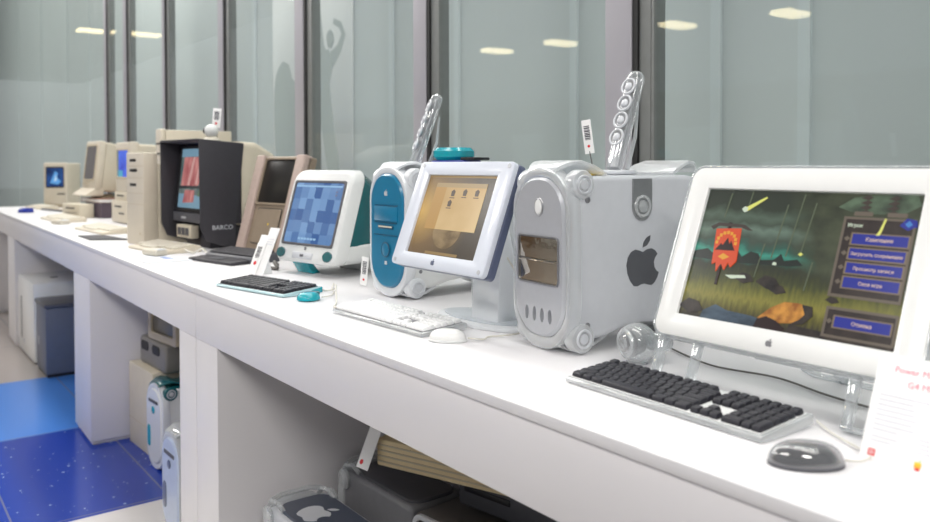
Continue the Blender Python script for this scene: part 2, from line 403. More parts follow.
reflected_poster('pale poster behind the glass with a grey dancer raising both arms', -5.37, -4.87, 0.30, 1.95, [
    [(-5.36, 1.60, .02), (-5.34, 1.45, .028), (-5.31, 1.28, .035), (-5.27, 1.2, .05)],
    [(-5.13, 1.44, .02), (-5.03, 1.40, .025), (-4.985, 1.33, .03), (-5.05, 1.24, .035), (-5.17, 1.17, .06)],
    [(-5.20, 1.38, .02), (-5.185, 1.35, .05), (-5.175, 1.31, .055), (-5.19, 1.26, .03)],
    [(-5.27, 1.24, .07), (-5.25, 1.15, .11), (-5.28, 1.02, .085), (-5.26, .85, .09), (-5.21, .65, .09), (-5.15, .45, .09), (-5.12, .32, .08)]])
reflected_poster('pale poster behind the glass with a grey rounded head and shoulders', -6.17, -5.63, 0.30, 1.95, [
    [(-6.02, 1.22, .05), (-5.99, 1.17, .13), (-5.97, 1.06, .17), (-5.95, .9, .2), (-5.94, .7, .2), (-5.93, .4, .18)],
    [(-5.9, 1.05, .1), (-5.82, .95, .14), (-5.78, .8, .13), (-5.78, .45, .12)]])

# ------------------------------------------------------------------ the counters
def counter(label, x0, x1, legs, loc, rz):
    t = thing('display_counter', label, 'counter', (loc[0], loc[1], -H), rz, 'white display counters')
    sk = math.tan(math.radians(rz)) if rz else 0.0          # the end that meets the neighbour is cut to follow it
    MB().prism([(x0, -.006), (x1, -.006), (x1 + sk * 1.006, 1.0), (x0, 1.0)], 'z', H - 0.022, H, 0.002).build('counter_top', M['counter'], t)
    MB().box(x0, x1, 0.0, 0.02, H - 0.184, H - 0.0225, 0.0015).build('fascia', M['fascia'], t)
    for a, b in legs:
        MB().prism([(a, .001), (b, .001), (b + sk, .96), (a, .96)], 'z', 0.02, H - 0.185, 0.002).box(a + 0.01, b - 0.02, 0.012, 0.95, 0.0, 0.0199).build('support_leg', M['fascia'], t)
    MB().box(x0, x1 + sk, 0.961, 0.98, 0.0, H - 0.023).build('back_panel', M['fascia'], t)
    MB().box(x0, x1 + sk, 0.021, 0.960, H - 0.05, H - 0.0225).build('underside_board', M['fascia'], t)
counter('nearer white display counter carrying the big wide screen', 0.0, 3.72, [(0.001, 0.215), (3.3, 3.72)], (-2.919, 0, 0), 0)
counter('farther white display counter carrying the beige computers', -6.75, 0.0, [(-6.75, -6.7), (-5.26, -4.83), (-2.262, -1.82), (-0.197, -0.001)], (-2.922, 0, 0), -1.05)

# ------------------------------------------------------------------ upright towers with carrying handles
W, TH, D = 0.226, 0.432, 0.467
BODY = [(.012, .075), (.012, .36), (.022, .392), (.05, .409), (.09, .411), (.385, .411), (.42, .405), (.448, .39), (.457, .36), (.457, .075), (.448, .045), (.42, .03),
        (.37, .032), (.30, .048), (.235, .054), (.17, .048), (.10, .032), (.05, .03), (.025, .045)]
def handle_path(y0, s, top):
    P = [(-.004, .418, .050), (.006, .430, .060), (.026, .440, .074), (.055, .443, .082), (.09, .432, .088), (.125, .413, .092)]
    if not top: P = [(y, .432 - z + .018, w) for y, z, w in P]
    return [(y0 + s * y, z, w) for y, z, w in P]
def tower(name, label, loc, rz, body, panel, rim, front, group=None, teal_top=False):
    t = thing(name, label, 'computer', loc, rz, group)
    MB().prism(BODY, 'x', -.105, .105, .014, seg=3).build('body', body, t)
    o = rrect(.196, .376, .088, 8, 0, .220)
    fp = MB().plate(o, 'y', .013, -.013, .006).build('front_panel', panel, t)
    MB().frame(rrect(.226, .428, .106, 8, 0, .217), rrect(.1965, .3765, .088, 8, 0, .220), 'y', -.008, .03, bev=.004).build('front_rim', rim, t)
    for y0, s, top in ((0, 1, 1), (.469, -1, 1), (0, 1, 0), (.469, -1, 0)):
        MB().strip(handle_path(y0, s, top), .010, bev=.0035).build('handle' if top else 'foot', rim, t)
    for y0, z in ((.036, .392), (.036, .038), (.432, .038)):
        for s in (-1, 1):
            h = MB().cyl((s * .075, y0, z), .034, s * .038, 'x', 28, .007).build('handle_end' if z > .2 else 'foot_end', rim, t)
            MB().torus((s * .1135, y0, z), .02, .003, 'x').cyl((s * .112, y0, z), .012, s * .003, 'x', 20, .001).build('ring', M['silver2'], h)
    if teal_top:
        for c in t.children:
            if c.name.startswith('handle'): c.data.materials[0] = M['teal']
        MB().prism([(.03, .4115), (.03, .418), (.30, .418), (.30, .4115)], 'x', -.095, .095, .002).build('top_cover', M['teal'], t)
    front(t, fp)
    return t

def silver_front(t, fp):
    c = MB()
    for k in range(4): c.ell((-.046 + k * .0305, -.012, .084), .0075, .017, .0175, 16, 8)
    c.box(-.081, .081, -.03, -.006, .157, .270, .008)
    carve(fp, c)
    MB().frame(rrect(.163, .115, .012, 5, 0, .2135), rrect(.155, .107, .009, 5, 0, .2135), 'y', -.016, -.006).build('door_surround', M['metal'], t)
    for z0, z1 in ((.160, .2125), (.2145, .267)):
        d = MB().plate(rrect(.154, z1 - z0, .006, 4, 0, (z0 + z1) / 2), 'y', -.005, -.0125, .002).build('mirrored_drive_door', M['chrome'], t)
    d = MB().cyl((.004, -.0131, .3385), .0135, -.004, 'y', 24, .0012); d.v = [(x, y, .3385 + (z - .3385) * 1.3) for x, y, z in d.v]
    pb = d.build('power_button', M['white'], t)
    d = MB().torus((.004, -.014, .3385), .0155, .002, 'y'); d.v = [(x, y, .3385 + (z - .3385) * 1.27) for x, y, z in d.v]
    d.build('button_ring', M['metal'], pb)
    x = .106
    fruit(MB(), .228, .203, .114, 'x', x - .002, x + .0008).build('emblem', M['darkmetal'], t, 'dark grey fruit emblem on the side')
    l = MB().plate([(.192, .404), (.192, .345)] + [(.2245 + .0325 * math.cos(a), .338 + .036 * math.sin(a)) for a in [PI + PI * k / 12 for k in range(13)]] + [(.257, .345), (.257, .404)], 'x', x - .001, x + .003, .001)
    lt = l.build('side_latch', M['metal'], t)
    MB().torus((x + .003, .2245, .337), .0235, .004, 'x').cyl((x, .2245, .337), .015, .006, 'x', 24, .002).build('latch_ring', M['clearw'], lt)
    for z in (.357, .066):
        MB().cyl((x - .002, .052, z), .0075, .0035, 'x', 20, .0008).cyl((x - .002, .052, z), .0035, .0045, 'x', 6).build('screw', M['grey'], t)
silver = tower('tower_computer', 'silver tower computer with mirrored drive doors and clear handles', (-1.434, .330, 0), -4, M['silver2'], M['silver'], M['clearm'], silver_front)
silver.scale = (.955, 1, 1)

def blue_front(t, fp):
    y = -.013
    MB().box(-.07, .07, y - .003, y + .002, .252, .302, .0015).build('drive_bay', M['blueteal'], t)
    f = MB().box(-.066, .066, y - .0045, y, .246, .2485).box(-.045, .045, y - .004, y, .226, .238, .002).build('floppy_slot', M['blueteal_dk'], t)
    MB().box(-.04, .04, y - .0055, y - .003, .2315, .236).build('slot_edge', M['beige'], f)
    MB().box(-.07, .07, y - .004, y, .205, .207).box(-.07, .07, y - .004, y, .303, .305).build('seam_line', M['blueteal_dk'], t)
    b = MB().cyl((0, y - .0005, .158), .022, -.004, 'y', 28, .001).build('power_button', M['blueteal'], t)
    MB().torus((0, y - .003, .158), .023, .0025, 'y').build('button_ring', M['blueteal_dk'], b)
    MB().box(-.006, .006, y - .003, y, .108, .120, .001).build('reset_button', M['silver2'], t)
    fruit(MB(), 0, .345, .02, 'y', y - .0015, y + .004).build('emblem', M['silver2'], t, 'small pale emblem at the top')
    MB().torus((.106, .06, .36), .03, .003, 'x').build('side_emblem_ring', M['tealbright'], t)
    MB().cyl((.104, .052, .09), .006, .003, 'x', 16).build('screw', M['grey'], t)
tower('tower_computer', 'blue fronted white tower computer behind the tilted flat screen', (-2.305, .44, 0), 1, M['offwhite'], M['blueteal'], M['frost'], blue_front)

def plain_front(pan, knob):
    def f(t, fp):
        y = -.013
        b = MB().cyl((0, y, .30), .018, -.004, 'y', 20, .001).build('power_button', knob, t)
        MB().box(-.06, .06, y - .003, y + .002, .335, .350, .001).build('drive_slot', M['greydk'], t)
        MB().plate(rrect(.04, .11, .02, 5, -.06, .16), 'y', y + .002, y - .003, .002).build('front_inset', knob, t)
        fruit(MB(), .228, .203, .13, 'x', .104, .1062).build('emblem', M['silver2'], t, 'large pale emblem on the side')
    return f
tower('tower_computer', 'grey and teal tower computer on the blue floor beside the beige board', (-4.19, .22, -H), 4, M['offwhite'], M['offwhite'], M['frost'], plain_front(M['offwhite'], M['tealbright']), teal_top=True)
tower('tower_computer', 'pale silver blue tower computer under the counter nearest the white leg', (-3.385, .055, -H), 1, M['silver2'], mat('pale_blue_silver', rgb(176, 188, 212), .35, coat=.3), M['clearw'], plain_front(M['silver2'], M['slate']))

# graphite towers laid down in the right bay: dark side panel upward
def lying(label, x, y, rz, end, top='navy', h=1.0):
    t = thing('tower_computer', label, 'computer', (x, y, -H), rz, 'graphite towers under the near counter')
    t.scale = (1, 1, h)
    MB().box(.04, .47, .0, .226, .03, .42, .018, seg=3).build('body', M['silver2' if top == 'navy' else 'grey'], t)
    sp = MB().plate(rrect(.40, .19, .05, 6, .26, .113), 'z', .416, .428, .004).build('side_panel', M[top], t)
    if top == 'navy': fruit(MB(), .20, .105, .12, 'z', .427, .4295).build('emblem', M['silver2'], sp, 'pale fruit emblem on the dark panel')
    MB().frame(rrect(.226, .41, .09, 6, .113, .225), rrect(.18, .36, .07, 6, .113, .225), 'x', .0, .04, bev=.004).build('front_rim', M['clearw'], t)
    MB().plate(rrect(.178, .358, .07, 6, .113, .225), 'x', .02, .04, .004).build('front_panel', end, t)
    M4 = MB(); pts = [(.0, .33), (-.004, .39), (.03, .43), (.08, .442), (.13, .425)]
    for yy in (.02, .206): M4.tube([(a, yy, b) for a, b in pts], .009, 8)
    M4.tube([(.03, .02, .432), (.02, .06, .440), (.02, .166, .440), (.03, .206, .432)], .010, 8)
    M4.build('handle', M['clear'], t)
    for yy in (.0, .226):
        MB().cyl((.06, yy, .395), .036, (.012 if yy else -.012), 'y', 24, .004).build('handle_end', M['clear'], t)
lying('graphite tower computer with pale emblem on its dark upper panel', -2.60, .115, 0, M['silver2'], h=.92)
lying('graphite tower computer with clear handles behind the one with the emblem', -2.66, .43, 2, M['navy'], 'greydk')

# ------------------------------------------------------------------ keyboards
ROWS = [  # (units, width, x of first), from the back row to the front row
    [(1, 1)] + [(0, .35)] + [(1, 1)] * 4 + [(0, .25)] + [(1, 1)] * 4 + [(0, .25)] + [(1, 1)] * 4 + [(0, 1.55)],
    [(1, 1)] * 13 + [(1, 2)],
    [(1, 1.5)] + [(1, 1)] * 12 + [(1, 1.5)],
    [(1, 1.75)] + [(1, 1)] * 11 + [(1, 2.25)],
    [(1, 2.25)] + [(1, 1)] * 10 + [(1, 2.75)],
    [(1, 1.5), (1, 1.25), (1, 1.5), (1, 6.5), (1, 1.5), (1, 1.25), (1, 1.5)]]
def key_layout():
    out = []
    for r, row in enumerate(ROWS):
        x = 0
        for on, w in row:
            if on: out.append((x, r, w, 1))
            x += w
    for r in (0, 1, 2): out += [(15.3 + k, r, 1, 1) for k in range(3)]
    out += [(16.3, 4, 1, 1)] + [(15.3 + k, 5, 1, 1) for k in range(3)]
    for r in (0, 1, 2, 3, 4): out += [(18.6 + k, r, 1, 1) for k in range(4 if r < 4 else 3)]
    out += [(21.6, 4, 1, 2), (18.6, 5, 2, 1), (20.6, 5, 1, 1)]
    return out
def key_mesh(w, d, m, h=.0095):
    b = .0022
    s = [put(rrect(w, d, .0018, 2, 0, 0), 'z', 0), put(rrect(w, d, .0018, 2), 'z', h * .35), put(rrect(w - b * 1.2, d - b * 1.2, .0025, 2, 0, .0004), 'z', h * .9), put(rrect(w - b * 2.2, d - b * 2.2, .0025, 2, 0, .0004), 'z', h)]
    return MB().loft(s).mesh('key', m)
def keyboard(label, loc, rz, w, d, h0, h1, km, traymat, undermat, unit, rowp, sides=None):
    t = thing('keyboard', label, 'keyboard', loc, rz)
    sl = math.degrees(math.atan2(h1 - h0, d))
    k0 = (h0 + .002)
    prof = [(0, .002), (0, h0), (.004, h0 + .002), (d - .006, h1 + .002), (d, h1 - .002), (d, .006), (d - .03, .001), (.03, .0)]
    MB().prism(prof, 'x', 0, w, .0025).build('tray', traymat, t)
    MB().rot(sl, 'X', (0, 0, k0)).box(.007, w - .007, .007, d - .009, k0, k0 + .0012, .0005).build('key_bed', undermat, t)
    if sides:
        for x in (-.001, w - .03): MB().prism([(d - .045, .0), (d - .045, h1 - .006), (d + .004, h1 + .001), (d + .004, .0)], 'x', x, x + .031, .003).build('rear_foot', sides, t)
    L = key_layout(); tot = 22.6 * unit; x0 = (w - tot) / 2; y0 = d - .014
    cache = {}
    for x, r, kw, kd in L:
        key = (kw, kd)
        if key not in cache: cache[key] = key_mesh(kw * unit - .0016, kd * rowp - .0016, km)
        o = bpy.data.objects.new('key', cache[key]); COL.objects.link(o); o.parent = t
        yy = y0 - (r + kd / 2) * rowp - (.003 if r else 0)
        o.location = (x0 + (x + kw / 2) * unit, yy, k0 + yy * (h1 - h0) / d + .001); o.rotation_euler = (math.radians(sl), 0, 0)
    return t
kb = keyboard('black keyboard with clear edge in front of the widescreen', (-1.186, .167, 0), -1.3, .450, .146, .010, .021, M['blackkey'], M['clearw'], M['offwhite'], .0192, .0200)
kb = keyboard('white keyboard in front of the small tilted flat screen', (-2.158, .150, 0), 2.3, .450, .150, .010, .020, M['whitekey'], M['clearw'], M['grey'], .0192, .0205)
M['paleteal'] = mat('pale_aqua_plastic', rgb(176, 206, 212), .3, coat=.3)
kb = keyboard('black keyboard with pale teal edge beside the round teal mouse', (-2.880, .062, 0), 12.4, .395, .162, .009, .019, M['blackkey'], M['paleteal'], M['dark'], .01685, .0222, M['tealbright'])

def old_keyboard(name, label, loc, rz, w, d, group=None, body='beige2', key='keybeige', rows=5):
    t = thing(name, label, 'keyboard', loc, rz, group)
    MB().prism([(0, 0), (0, .012), (.01, .016), (d - .01, .034), (d, .028), (d, 0)], 'x', -w / 2, w / 2, .004).build('case', M[body], t)
    mb = MB(); sl = math.degrees(math.atan2(.018, d - .02)); mb.rot(sl, 'X', (0, .01, .016))
    n = int(w / .02)
    for r in range(rows):
        y = .018 + r * (d - .045) / rows; dy = (d - .045) / rows - .002
        if r == 0: mb.box(-w * .28, w * .1, y, y + dy, .016, .024, .002); continue
        for k in range(n):
            x = -w / 2 + .012 + k * (w - .024) / n
            if abs(x - w * .2) < .012: continue
            mb.box(x, x + (w - .024) / n - .002, y, y + dy, .016, .024, .0015, seg=1)
    mb.build('keycaps', M[key], t, kind='stuff')
    return t
old_keyboard('keyboard', 'beige keyboard at the far end beside the blue mouse', (-9.05, .43, 0), 8, .46, .17)
old_keyboard('keyboard', 'beige keyboard in front of the tall tilted beige screen', (-7.05, .235, 0), 2, .62, .2)
old_keyboard('keyboard', 'beige keyboard just behind the black mat', (-5.72, .235, 0), 4, .60, .19)
old_keyboard('keyboard', 'beige keyboard behind the white booklet', (-4.265, .20, 0), 8, .44, .19)

# ------------------------------------------------------------------ mice
def dome(mb, rx, ry, h, z=0, n=28, m=8, p=0.55, mi=0):
    secs = []
    for i in range(m + 1):
        a = (PI / 2) * i / m; q = max(.004, math.cos(a) ** p if i < m else .004)
        secs.append([(rx * q * math.cos(2 * PI * k / n), ry * q * math.sin(2 * PI * k / n), z + h * math.sin(a)) for k in range(n)])
    return mb.loft([[(x * .93, y * .93, z) for x, y, _ in secs[0]]] + [[(x, y, zz + .002) for x, y, zz in s] for s in secs], mi=mi)
t = thing('mouse', 'black computer mouse on the white counter near the info card', 'mouse', (-.648, .134, 0), -42)
dome(MB(), .026, .047, .024, .003).build('body', M['black'], t)
dome(MB(), .032, .054, .031, .001).build('clear_shell', M['cleardk'], t)
MB().plate(circ(.033, 28, 0, 0, .055), 'z', 0, .006, .002).build('base_ring', M['greydk'], t)
t = thing('mouse', 'white computer mouse at the end of the white keyboard', 'mouse', (-1.640, .200, 0), -45); t.scale = (.88, .88, .9)
dome(MB(), .030, .053, .029, .003).build('body', M['white'], t)
MB().plate(circ(.0325, 28, 0, 0, .056), 'z', 0, .007, .002).build('base_ring', M['offwhite'], t)
t = thing('mouse', 'round teal computer mouse beside the black keyboard', 'mouse', (-2.405, .195, 0), 20)
dome(MB(), .037, .039, .024, .002).build('body', M['tealbright'], t)
MB().plate(rrect(.034, .022, .004, 4, 0, .026), 'z', .014, .0255, .002).build('button', M['teal'], t)
t = thing('mouse', 'blue computer mouse at the far left end of the counter', 'mouse', (-8.40, .275, 0), -60)
dome(MB(), .055, .08, .04, .002).build('body', M['blue'], t); MB().box(-.03, .03, .02, .07, .03, .043, .006).build('button', M['blue'], t)
t = thing('mouse', 'pale boxy mouse lying on the white booklet', 'mouse', (-3.985, .165, .009), -75)
MB().box(-.035, .035, -.06, .06, .0, .03, .010, seg=3).build('body', M['keybeige'], t); MB().box(-.022, .022, .02, .062, .026, .033, .003).build('button', M['offwhite'], t)
t = thing('mouse', 'beige boxy mouse beside the keyboard at the tall tilted screen', 'mouse', (-6.62, .24, 0), -70)
MB().box(-.04, .04, -.065, .065, .0, .03, .010, seg=3).build('body', M['keybeige'], t); MB().box(-.025, .025, .02, .068, .027, .034, .003).build('button', M['offwhite'], t)

# ------------------------------------------------------------------ the widescreen monitor
def S(col): return glow('screen_' + col[0], *col[1:])
def storm_material():
    """The stormy valley on the wide screen: bands of sky, cloud, sea glow, dark hills, meadow and stream broken up by noise."""
    m = bpy.data.materials.new('stormy_valley_picture'); m.use_nodes = True
    nt = m.node_tree; p = nt.nodes['Principled BSDF']; L = nt.links.new
    p.inputs['Base Color'].default_value = (.01, .01, .01, 1); p.inputs['Roughness'].default_value = .25; p.inputs['Specular IOR Level'].default_value = .3
    tc = nt.nodes.new('ShaderNodeTexCoord'); sp = nt.nodes.new('ShaderNodeSeparateXYZ'); L(tc.outputs['Generated'], sp.inputs[0])
    def noise(sx, sz, det=4):
        mp = nt.nodes.new('ShaderNodeMapping'); mp.inputs['Scale'].default_value = (sx, 0, sz); L(tc.outputs['Generated'], mp.inputs[0])
        n = nt.nodes.new('ShaderNodeTexNoise'); n.inputs['Scale'].default_value = 1; n.inputs['Detail'].default_value = det; L(mp.outputs[0], n.inputs['Vector']); return n.outputs['Fac']
    def mt(op, a, b):
        n = nt.nodes.new('ShaderNodeMath'); n.operation = op
        for i, q in enumerate((a, b)):
            if isinstance(q, (int, float)): n.inputs[i].default_value = q
            else: L(q, n.inputs[i])
        return n.outputs[0]
    def ramp(src, stops):
        r = nt.nodes.new('ShaderNodeValToRGB'); e = r.color_ramp.elements
        e[0].position, e[0].color = stops[0][0], rgb(*stops[0][1]); e[1].position, e[1].color = stops[-1][0], rgb(*stops[-1][1])
        for pos, c in stops[1:-1]: q = e.new(pos); q.color = rgb(*c)
        L(src, r.inputs[0]); return r.outputs[0]
    v = mt('ADD', sp.outputs['Z'], mt('MULTIPLY', mt('SUBTRACT', noise(7, 5), .5), .20))
    g = mt('ADD', sp.outputs['Z'], mt('MULTIPLY', mt('SUBTRACT', noise(70, 9, 3), .5), .16))
    sky = ramp(v, [(0, (44, 40, 36)), (.44, (46, 52, 40)), (.49, (44, 96, 84)), (.54, (62, 150, 130)), (.58, (50, 92, 80)), (.62, (66, 78, 68)), (.70, (104, 124, 110)), (.75, (66, 78, 66)), (.80, (84, 100, 86)), (.86, (50, 58, 48)), (1, (52, 58, 50))])
    dark = ramp(mt('ADD', mt('ADD', sp.outputs['X'], mt('MULTIPLY', sp.outputs['Z'], .15)), mt('MULTIPLY', noise(5, 5), .2)), [(.0, (0, 0, 0)), (.66, (0, 0, 0)), (.80, (255, 255, 255)), (1, (255, 255, 255))])
    hill = ramp(noise(8, 8), [(.3, (46, 52, 40)), (.7, (76, 82, 62))])
    m1 = nt.nodes.new('ShaderNodeMix'); m1.data_type = 'RGBA'; L(dark, m1.inputs[0]); L(sky, m1.inputs[6]); L(hill, m1.inputs[7])
    land = ramp(g, [(0, (44, 40, 34)), (.05, (56, 52, 40)), (.12, (92, 88, 42)), (.20, (136, 130, 60)), (.27, (104, 104, 48)), (.34, (66, 70, 42)), (.42, (52, 56, 38)), (1, (52, 56, 38))])
    k = ramp(g, [(0, (255, 255, 255)), (.38, (255, 255, 255)), (.46, (0, 0, 0)), (1, (0, 0, 0))])
    m2 = nt.nodes.new('ShaderNodeMix'); m2.data_type = 'RGBA'; L(k, m2.inputs[0]); L(m1.outputs[2], m2.inputs[6]); L(land, m2.inputs[7])
    L(m2.outputs[2], p.inputs['Emission Color']); p.inputs['Emission Strength'].default_value = 1.0
    return m
def wide_screen():
    t = thing('monitor', 'white framed widescreen monitor on clear feet showing a stormy game menu', 'monitor', (-.846, .363, 0), -.45)
    w, h, tz, tl = .433, .271, .1348, -22.33
    def B(): return MB().rot(tl, 'X', (0, 0, tz)).__class__.__call__() if 0 else MB().rot(tl, 'X', (0, 0, tz))
    cz = tz + h / 2
    B().frame(rrect(w + .094, h + .092, .026, 6, 0, cz), rrect(w, h, .002, 6, 0, cz), 'y', -.0075, .012, bev=.002).build('bezel', M['white'], t)
    B().frame(rrect(w + .104, h + .102, .031, 6, 0, cz), rrect(w + .0945, h + .0925, .0262, 6, 0, cz), 'y', -.009, .030, bev=.0025).build('clear_rim', M['clear'], t)
    B().plate(rrect(w + .092, h + .090, .026, 6, 0, cz), 'y', .0125, .034, .004).build('back_shell', M['white'], t)
    fruit(B(), 0, tz - .024, .014, 'y', -.0085, -.007).build('emblem', M['grey'], t, 'small grey fruit emblem under the screen')
    # picture
    mats = [storm_material(), glow_noise('game_cloud', (56, 64, 52), (96, 116, 92), (22, 1, 34)),
            glow_noise('game_teal_sky', (40, 118, 104), (74, 168, 148), (22, 1, 30)), glow_noise('game_dark_meadow', (48, 52, 36), (72, 76, 50), (16, 1, 24)),
            glow_noise('game_grass', (92, 92, 40), (140, 136, 62), (60, 1, 22)), glow_noise('game_stream', (46, 60, 72), (74, 92, 108), (20, 1, 60)),
            glow_noise('game_rock', (36, 32, 30), (62, 54, 46), (40, 1, 40)), glow_noise('game_shell', (150, 92, 36), (214, 150, 66), (50, 1, 50)),
            S(('banner', 214, 78, 40)), S(('emblem', 40, 22, 20)), S(('gold', 226, 160, 50)), S(('meteor', 226, 226, 120)),
            glow_noise('menu_panel', (44, 36, 32), (58, 48, 42), (40, 1, 40)), S(('menu_border', 108, 98, 86)), S(('menu_button', 36, 46, 146)), S(('menu_letters', 216, 190, 170)),
            S(('rain', 96, 104, 84)), S(('pale', 210, 222, 200)), S(('chain', 70, 60, 54)), S(('hill', 34, 42, 36)), S(('orb', 70, 130, 200)), S(('button_edge', 128, 112, 92))]
    b = B()
    def q(pts, k, lay): b.prism([(x * w - w / 2, tz + z * h) for x, z in pts], 'y', -.0002 - .00025 * lay, .0, mi=k)
    def r(x0, z0, x1, z1, k, lay): q([(x0, z0), (x1, z0), (x1, z1), (x0, z1)], k, lay)
    b.box(-w / 2, w / 2, -.0001, .011, tz, tz + h, mi=0)
    q([(.0, .50), (.07, .53), (.10, .50), (.20, .49), (.235, .53), (.26, .49), (.30, .535), (.34, .525), (.36, .48), (.42, .49), (.45, .54), (.47, .49), (.53, .51), (.56, .47), (.5, .455), (.2, .44), (0, .45)], 19, 1)
    for x, z, k in ((.30, .33, .05), (.42, .32, .06), (.47, .28, .045), (.72, .26, .03), (.06, .07, .07)): q([(x - k, z), (x - k * .3, z + k * .9), (x + k * .5, z + k * .7), (x + k, z - k * .2), (x, z - k * .7)], 6, 7)
    q([(.66, .90), (.72, .97), (.80, .99), (.97, 1), (.99, .93), (.93, .87), (.80, .86), (.72, .87)], 1, 1)
    q([(.20, .34), (.30, .355), (.31, .335), (.23, .32)], 17, 8)
    q([(.13, .06), (.19, .115), (.25, .085), (.38, .075), (.46, .05), (.46, .0), (.12, .0)], 5, 7)
    q([(.41, .07), (.46, .15), (.52, .205), (.58, .21), (.635, .20), (.645, .13), (.60, .08), (.50, .055)], 7, 9)
    q([(.60, .205), (.645, .20), (.655, .14), (.62, .075), (.56, .06), (.60, .10), (.62, .14)], 6, 10)
    q([(.40, .0), (.41, .06), (.45, .09), (.50, .07), (.54, .03), (.54, .0)], 9, 10)
    q([(.56, .06), (.70, .05), (1, .03), (1, 0), (.55, 0)], 6, 8)
    # banner on a pole
    r(.155, .26, .168, .74, 9, 8); q([(.06, .70), (.10, .735), (.24, .73), (.285, .69), (.26, .69), (.22, .71), (.10, .71), (.075, .68)], 18, 9)
    q([(.095, .685), (.225, .70), (.24, .45), (.215, .40), (.20, .435), (.185, .375), (.165, .42), (.145, .36), (.135, .43), (.115, .41)], 8, 10)
    for k in range(9):
        a = PI * (k / 8) ; r(.165 + .05 * math.cos(a) - .007, .58 + .08 * math.sin(a) - .012, .165 + .05 * math.cos(a) + .007, .58 + .08 * math.sin(a) + .012, 10, 11)
    q([(.115, .52), (.14, .575), (.15, .56), (.17, .62), (.185, .57), (.19, .60), (.22, .525)], 9, 12)
    q([(.14, .47), (.165, .50), (.20, .475), (.17, .45)], 10, 12)
    # falling stars and rain
    q([(.212, .845), (.224, .865), (.317, .952), (.321, .944), (.236, .842), (.222, .832)], 11, 9)
    q([(.205, .85), (.218, .872), (.236, .862), (.234, .838), (.218, .828)], 17, 10)
    q([(.42, .455), (.426, .475), (.438, .47), (.438, .452)], 17, 9); q([(.53, .545), (.54, .56), (.55, .55), (.54, .535)], 11, 9)
    for x, z0, z1 in ((.43, .5, .9), (.50, .52, .98), (.56, .56, .92), (.13, .78, .97), (.36, .35, .6), (.60, .3, .5), (.24, .86, .99)):
        q([(x - .06 * (z1 - z0), z0), (x - .06 * (z1 - z0) + .003, z0), (x + .0035, z1), (x, z1)], 16, 8)
    # menu
    for x, z0 in ((.775, .865), (.885, .865)):
        for k in range(4): q([(x - .022, z0 + k * .034), (x + .006, z0 + .02 + k * .034), (x + .024, z0 + k * .034 + .008), (x + .004, z0 - .012 + k * .034)], 18, 9 + k % 2)
    for x0, z0, x1, z1 in ((.697, .29, .985, .835), (.705, .022, .99, .222)):
        r(x0, z0, x1, z1, 13, 11); r(x0 + .012, z0 + .018, x1 - .008, z1 - .018, 12, 12)
    for x in (.735, .87): r(x, .845, x + .075, .872, 13, 10)
    q([(.925, .79), (.95, .84), (.985, .83), (.99, .79), (.96, .76)], 14, 13); q([(.945, .80), (.96, .825), (.975, .80), (.96, .78)], 20, 14)
    for zc, s, sz in ((.684, 'Кампания', .0098), (.585, 'Загрузить сохранение', .0082), (.488, 'Просмотр записи', .0082), (.391, 'Своя игра', .0085), (.128, 'Отмена', .0095)):
        r(.742, zc - .043, .977, zc + .043, 21, 13); r(.750, zc - .034, .970, zc + .034, 14, 14)
        q([(.715, zc), (.728, zc + .018), (.741, zc), (.728, zc - .018)], 13, 13)
        b.text(s, sz, (.86 * w - w / 2, -.0042, tz + (zc - .012) * h), mi=15, align='CENTER')
    b.text('Игрок', .0095, (.72 * w - w / 2, -.0042, tz + .763 * h), mi=17)
    q([(.842, .715), (.852, .745), (.866, .83), (.872, .828), (.862, .742), (.856, .715)], 11, 17)
    b.build('screen', mats, t)
    # feet: clear loops that carry on down from the panel, and a hinged rear leg
    for x in (-.245, .155):
        f = B()
        for dx in (0, .085): f.box(x + dx, x + dx + .014, -.006, .014, tz - .1395, tz - .044, .003)
        f.box(x, x + .099, -.006, .014, tz - .1395, tz - .130, .003)
        f.build('front_foot', M['clear'], t)
    MB().tube([(0, .10, .24), (0, .17, .12), (0, .215, .03), (0, .24, .008)], [.012] * 4, 10).build('rear_leg', M['clear'], t)
    MB().tube([(-.10, .262, .006), (-.06, .235, .006), (.06, .235, .006), (.10, .262, .006)], .006, 8).build('rear_foot', M['clear'], t)
    MB().cyl((-.06, .035, .075), .008, .13, 'x', 12).build('hinge_bar', M['clear'], t)
wide_screen()

# clear ball speakers beside the widescreen
def ball(label, loc, rz):
    t = thing('speaker', label, 'speaker', loc, rz)
    MB().ell((0, 0, .045), .044, .044, .044, 28, 16).build('clear_ball', M['clear'], t)
    MB().cyl((0, .012, .045), .022, -.03, 'y', 28, .003, r2=.030).build('driver_cone', M['metal'], t)
    r = MB().torus((0, -.030, .048), .026, .005, 'y').build('front_ring', M['clearw'], t)
    MB().torus((0, -.034, .048), .017, .003, 'y').build('inner_ring', M['greydk'], r)
    MB().ell((0, -.02, .048), .013, .012, .013, 16, 10).build('driver_dome', M['silver2'], t)
    MB().cyl((0, 0, 0), .024, .006, 'z', 24, .002).build('foot', M['clearw'], t)
    MB().cyl((.0, .03, .045), .018, .05, 'y', 20, .004, r2=.026).build('rear_barrel', M['clear'], t)
ball('clear ball speaker beside the silver tower', (-1.205, .402, 0), -14)

